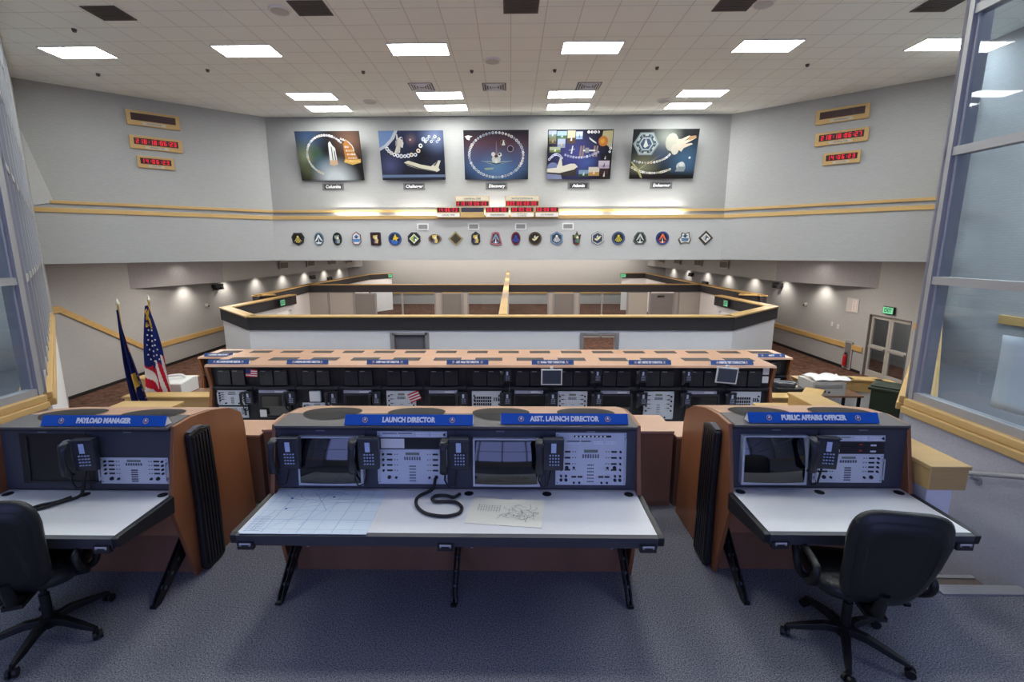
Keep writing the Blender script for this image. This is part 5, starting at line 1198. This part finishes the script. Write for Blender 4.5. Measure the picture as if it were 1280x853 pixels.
# ================================================================== OFFICE CHAIRS
def office_chair(label, loc, rz, caster0, back_rz=0):
    t = thing('office_chair', label, 'chair', loc, 0, None)
    B = bpy.data.objects.new
    # star base
    star = MB().cyl((0, 0, .07), (0, 0, .14), .045, .05, 14)
    for k in range(5):
        a = R(caster0+72*k); ca, sa = math.cos(a), math.sin(a)
        rings = []
        for d, wd, z, h in ((.03, .028, .11, .022), (.12, .026, .115, .022), (.24, .022, .09, .018), (.33, .016, .072, .012)):
            rings.append([(ca*d-sa*p, sa*d+ca*p, z+q) for p, q in ((-wd, -h), (wd, -h), (wd*.8, h), (-wd*.8, h))])
        star.loft(rings, smooth=False)
    st_ = star.build('star_base', M_RUBBER, t, bevel=.004)
    for k in range(5):
        a = R(caster0+72*k); x, y = .335*math.cos(a), .335*math.sin(a); b = a+.9+k
        cb, sb = math.cos(b), math.sin(b)
        c = MB()
        for s in (-1, 1): c.cyl((x+cb*.008*s, y+sb*.008*s, .029), (x+cb*.026*s, y+sb*.026*s, .029), .028, n=14)
        c.cyl((x, y, .03), (x, y, .075), .010, n=8)
        c.build('caster', M_RUBBER, st_)
    MB().cyl((0, 0, .13), (0, 0, .30), .028, .028, 14).cyl((0, 0, .30), (0, 0, .42), .018, .018, 12).box(-.09, .09, -.12, .12, .415, .44).build('gas_column', M_RUBBER, t)
    def rr(w2, d2, n=28, p=3.6):
        o = []
        for i in range(n):
            a = 2*math.pi*i/n; c_, s_ = math.cos(a), math.sin(a)
            o.append((w2*math.copysign(abs(c_)**(2/p), c_), d2*math.copysign(abs(s_)**(2/p), s_)))
        return o
    Mz = Matrix.Rotation(rz, 4, 'Z')
    def bd(mb, name, m_, **k):
        mb.v = [tuple(Mz @ Vector(v)) for v in mb.v]; return mb.build(name, m_, t, **k)
    s = MB(); rings = []
    for z, sc in ((.44, .86), (.45, .96), (.475, 1.0), (.505, 1.0), (.525, .93), (.532, .7)): rings.append([(x*sc, y*sc+.03, z-(.02*max(0, y)/.25)) for x, y in rr(.25, .25)])
    s.loft(rings); bd(s, 'seat', M_LEATHER)
    # backrest: tall rounded pad leaning back
    b = MB(); rings = []
    outline = rr(.24, .34, 36, 4.4)
    def bp(x, z, y):   # taper towards the bottom, lean back, slight lumbar curve
        tz = (z+.32)/.62; wx = x*(.80+.24*min(1, tz*1.3)); yy = -.235-.16*tz+.05*math.sin(tz*math.pi)*-.6+y+.9*x*x*.35
        return (wx, yy, .50+tz*.60)
    for y, sc in ((.035, .70), (.03, .88), (.012, .98), (-.012, 1.0), (-.032, .95), (-.042, .80)): rings.append([bp(x*sc, z*sc, y) for x, z in outline])
    b.loft(rings); bd(b, 'backrest', M_LEATHER)
    pn = MB(); rings = []
    for y, sc in ((-.038, .86), (-.052, .82), (-.056, .70)): rings.append([bp(x*sc, z*sc-.005, y) for x, z in outline])
    pn.loft(rings); bd(pn, 'back_shell', mat('chair_shell', C(24, 24, 26), .5))
    sp = MB().tube([(0, -.06, .43), (0, -.20, .42), (0, -.29, .46), (0, -.32, .60)], [.03, .035, .035, .03], 8).box(-.05, .05, -.30, -.10, .41, .435); bd(sp, 'back_support', M_RUBBER)
    for sx in (-1, 1):
        path = smooth([(sx*.16, .0, .43), (sx*.27, .02, .44), (sx*.305, .03, .53), (sx*.30, .09, .62), (sx*.29, .04, .65), (sx*.29, -.12, .65), (sx*.295, -.21, .635), (sx*.30, -.19, .55), (sx*.27, -.06, .45), (sx*.18, -.03, .43)], 4)
        a = MB().tube(path, .022, 8); bd(a, 'armrest', M_RUBBER)
    return t
office_chair('black swivel office chair in front of the right console, seen from behind', (2.11, 2.72, 0), R(-10), 25)
office_chair('black swivel office chair in front of the left console, partly cut by the frame', (-3.0, 2.72, 0), R(20), -5)

# ================================================================== FLAGS ON POLES
def smoothstep(x): x = max(0, min(1, x)); return x*x*(3-2*x)
def pole(t, h, tipz=.12):
    MB().cyl((0, 0, 0), (0, 0, h), .014, .014, 10, C(170, 140, 80)).build('pole', M_PG, t)
    MB().cyl((0, 0, h), (0, 0, h+.03), .02, .012, 8, C(200, 180, 90)).cyl((0, 0, h+.03), (0, 0, h+.12), .03, .002, 8, C(215, 210, 190)).build('finial', M_PG, t)
    MB().cyl((0, 0, 0), (0, 0, .04), .16, .14, 20, C(180, 150, 80)).cyl((0, 0, .04), (0, 0, .1), .05, .03, 12, C(180, 150, 80)).build('flag_stand', M_PG, t)
t = thing('national_flag', 'starred and striped flag draped from a pole, right of the navy flag', 'flag', (-6.06, 8.02, FL2))
pole(t, 2.42)
NU, NV = 56, 90
def us(u, v):   # u across 0..1, v down 0..1
    w_ = .05+.43*min(1, v*1.1)**.85; x = (u-.42)*w_*(1+.1*math.sin(v*6)); f = math.sin(u*11+v*2)*.03*min(1, v*2)+math.sin(u*7+1)*.02*v
    return (x, -.04-f-.03, 2.36-v*1.66+.10*abs(u-.45)*v-.02*math.cos(u*12)*v)
vs = [us(i/NU, j/NV) for j in range(NV+1) for i in range(NU+1)]; fs = []; cl = []
NAVY, REDC, WHC = C(34, 44, 104), C(190, 36, 58), C(226, 222, 222)
for j in range(NV):
    for i in range(NU):
        u, v = (i+.5)/NU, (j+.5)/NV; a = j*(NU+1)+i; fs.append((a, a+NU+1, a+NU+2, a+1))
        edge = .60+.05*math.sin(u*9)-(.12 if u > .78 else 0)+(.06 if .3 < u < .5 else 0)
        if v < edge: c = NAVY
        elif u < .5: c = REDC if int((v*9.5-u*2.4)+20) % 2 else WHC
        else: c = REDC if int(((u-.5)*7.5-(v-.6)*3.2)+20) % 2 else WHC
        cl.append(c)
mbf = MB().add(vs, fs, cl, 0, True); mbf.build('flag_cloth', M_CLOTH, t)
st = MB()
for r_ in range(8):
    for q in range(3 if r_ > 2 else 2 if r_ > 0 else 1):
        v = .20+.052*r_; nq = 3 if r_ > 2 else 2 if r_ > 0 else 1
        u = (q+.5+(.25 if r_ % 2 else 0)*(nq > 1))/(nq+.5)*.86+.08; p = us(u, v)
        sr = .021; pts = []
        for k in range(10): a = math.pi/2+k*math.pi/5; rr_ = sr if k % 2 == 0 else sr*.45; pts.append((p[0]+rr_*math.cos(a), p[2]+rr_*math.sin(a)))
        st.poly(pts, p[1]-.012, C(235, 235, 240))
st.build('stars', M_CLOTH, t)
MB().tube([(0, -.03, 2.36), (.03, -.05, 2.3), (.01, -.08, 2.2), (-.04, -.05, 2.1), (-.02, -.09, 2.0)], .02, 6, C(190, 150, 60)).tube([(0.02, -.03, 2.36), (-.02, -.08, 2.26), (.04, -.09, 2.12), (.05, -.08, 1.98)], .014, 6, C(190, 150, 60)).build('gold_tassel', M_CLOTH, t)
t = thing('navy_flag', 'navy blue flag with gold fringe draped from a pole, left of the striped flag', 'flag', (-6.10, 7.42, FL2))
pole(t, 2.42)
def nv(u, v):
    w_ = .03+.26*smoothstep(v*.9); x = (u-.15)*w_+.12*v*v; f = math.sin(u*12+v*2)*.04*min(1, v*2)
    return (x, -.04-f, 2.36-v*1.75-.08*(u > .5)*0+.18*abs(u-.5)*v)
NU, NV = 36, 70
vs = [nv(i/NU, j/NV) for j in range(NV+1) for i in range(NU+1)]; fs = []; cl = []
for j in range(NV):
    for i in range(NU):
        u, v = (i+.5)/NU, (j+.5)/NV; a = j*(NU+1)+i; fs.append((a, a+NU+1, a+NU+2, a+1))
        c = C(28, 36, 84)
        if abs(u-.93+.04*math.sin(v*30)) < .035 and v > .06: c = C(150, 90, 60) if v < .4 else C(70, 40, 60)
        if v > .6 and abs(u-.55-.1*math.sin(v*22)) < .05: c = C(190, 150, 60)
        if .58 < v < .72 and .5 < u < .72: c = C(200, 160, 70)
        if v > .62 and u > .72 and u < .88: c = C(70, 44, 60) if int(v*40) % 3 else C(150, 140, 150)
        if v > .965: c = C(190, 150, 70)
        cl.append(c)
MB().add(vs, fs, cl, 0, True).build('flag_cloth', M_CLOTH, t)

# ================================================================== THINGS ON THE SIDE LANDINGS
def side_table(x0, x1, y0, y1, z, label):
    t = thing('side_table', label, 'table', (x0, y0, FL2)); h = z-FL2
    MB().box(0, x1-x0, 0, y1-y0, h-.03, h).build('table_top', M_BROWN, t, bevel=.004)
    for a in (.03, x1-x0-.07):
        for b in (.03, y1-y0-.07): MB().box(a, a+.04, b, b+.04, 0, h-.03).build('leg', M_DARK, t)
side_table(-6.45, -5.45, 8.1, 8.66, -.06, 'small brown table left of the second console row')
side_table(4.55, 6.15, 8.24, 8.72, -.06, 'brown table right of the second console row')
t = thing('office_machine', 'white box-shaped machine with a raised handle on the left table', 'machine', (-6.02, 8.38, -.06))
MB().prism([(-.24, 0), (.24, 0), (.24, .25), (.1, .27), (-.24, .22)], -.2, .24, 'x').build('case', M_WHITE, t, bevel=.015)
MB().tube(smooth([(-.14, -.05, .24), (-.12, -.05, .30), (0, -.02, .32), (.1, .02, .31), (.14, .04, .26)]), .025, 8).build('handle', M_WHITE, t)
MB().box(-.19, .23, -.245, -.24, .05, .2, C(200, 198, 192)).build('front_panel', M_P, t)
t = thing('printer', 'pale beige printer on the right table under a white cloth', 'printer', (5.53, 8.48, -.06))
MB().box(-.28, .3, -.22, .22, 0, .25, C(196, 192, 186)).box(-.24, .24, -.23, -.22, .14, .2, C(150, 148, 144)).build('case', M_PG, t, bevel=.012)
for k in range(4): pass
MB().box(-.22, -.16, -.235, -.22, .04, .10, C(120, 116, 112)).box(-.1, -.05, -.235, -.22, .06, .1, C(60, 60, 60)).box(0, .03, -.235, -.22, .05, .08, C(60, 60, 60)).build('sockets', M_P, t)
def cloth(name, label, cx, cy, cz, fn, nx=14, ny=10):
    vs = [fn(i/nx, j/ny) for j in range(ny+1) for i in range(nx+1)]; fs = [(j*(nx+1)+i, j*(nx+1)+i+1, (j+1)*(nx+1)+i+1, (j+1)*(nx+1)+i) for j in range(ny) for i in range(nx)]
    o = MB().add(vs, fs, C(228, 226, 224), 0, True).build(name, M_CLOTH, None, (cx, cy, cz), solid=.004); tag(o, label, 'cloth')
cloth('white_cloth', 'crumpled white cloth lying on the beige printer', 5.6, 8.46, .195, lambda u, v: ((u-.5)*.62, (v-.5)*.42, .012+.05*abs(math.sin(u*7+v*3))*(.4+.6*math.sin(v*5)**2)))
cloth('white_cloth', 'white cloth hanging over the oak cap of the right parapet', 6.45, 8.25, .10, lambda u, v: ((u-.5)*(.28-.12*v)+.03*math.sin(v*5)+.1, -.15-.03*math.sin(u*10), .02-.48*v+.04*math.sin(u*9)))
t = thing('wire_tray', 'dark tray with coiled wires on the right table beside the printer', 'tray', (4.95, 8.48, -.06))
MB().box(-.28, .2, -.2, .2, 0, .12, C(40, 40, 44)).build('tray', M_PG, t, bevel=.01)
wi = MB()
for k in range(5): wi.tube([(-.04+(.16+.012*k)*math.cos(a*.5), (.10+.01*k)*math.sin(a*.5), .13+.012*k) for a in range(13)], .008, 6, C(200, 200, 205) if k % 2 else C(50, 50, 54))
wi.build('wires', M_PG, t)
t = thing('waste_bin', 'tall dark green waste bin by the right glazing', 'bin', (6.24, 7.85, FL2), R(45))
MB().prism([(-.17, 0), (.17, 0), (.23, .98), (-.23, .98)], -.2, .2, 'y').build('bin_body', M_GREEN, t, bevel=.01)
MB().box(-.25, .25, -.22, .24, .98, 1.03).box(-.22, .22, -.19, .21, 1.03, 1.06).build('lid', M_GREEN, t, bevel=.012)
MB().cyl((-.2, .2, .09), (-.14, .2, .09), .09, n=14).cyl((.14, .2, .09), (.2, .2, .09), .09, n=14).build('wheel', M_RUBBER, t)
# handrails
t = thing('handrail', 'grey metal handrail along the right knee wall by the steps', 'handrail', (0, 0, 0))
MB().tube([(3.70, 4.75, .30), (3.70, 3.867, .624), (3.70, 3.326, .845), (3.70, 2.4, .90)], .02, 10, C(150, 150, 156)).build('rail', M_PG, t)
for y, z in ((3.68, .70), (2.7, .87)): MB().tube([(3.70, y, z), (3.70, y+.02, z-.05), (3.765, y+.02, z-.07)], .01, 8, C(150, 150, 156)).cyl((3.755, y+.02, z-.07), (3.775, y+.02, z-.07), .035, n=14, col=C(150, 150, 156)).build('bracket', M_PG, t)
t = thing('handrail', 'chrome handrail end by the white knee wall on the left', 'handrail', (0, 0, 0))
MB().tube(smooth([(-5.55, 5.6, .10), (-5.9, 5.97, .20), (-6.1, 6.15, .33), (-6.2, 6.27, .35), (-6.22, 6.3, .25)]), .022, 10).build('rail', M_CHROME, t)
MB().tube([(-5.9, 5.97, .20), (-5.95, 5.95, .12), (-6.02, 5.92, .08)], .012, 8).build('bracket', M_CHROME, t)
# roll of paper taped behind the right glazing
t = thing('paper_sheet', 'large pale paper sheet hanging inside the right glazing', 'paper', (4.12, 4.12, 1.12))
vs = []; 
for j in range(9):
    for i in range(21):
        u, v = i/20, j/8
        vs.append((.04+.02*math.sin(u*5+v*2)+.03*v, -u*2.6+.05*v, .62*v+.01*math.sin(u*8)-.03*u*(1-v)))
MB().add(vs, [(j*21+i, j*21+i+1, (j+1)*21+i+1, (j+1)*21+i) for j in range(8) for i in range(20)], C(226, 230, 236), 0, True).build('sheet', M_P, t, solid=.002)
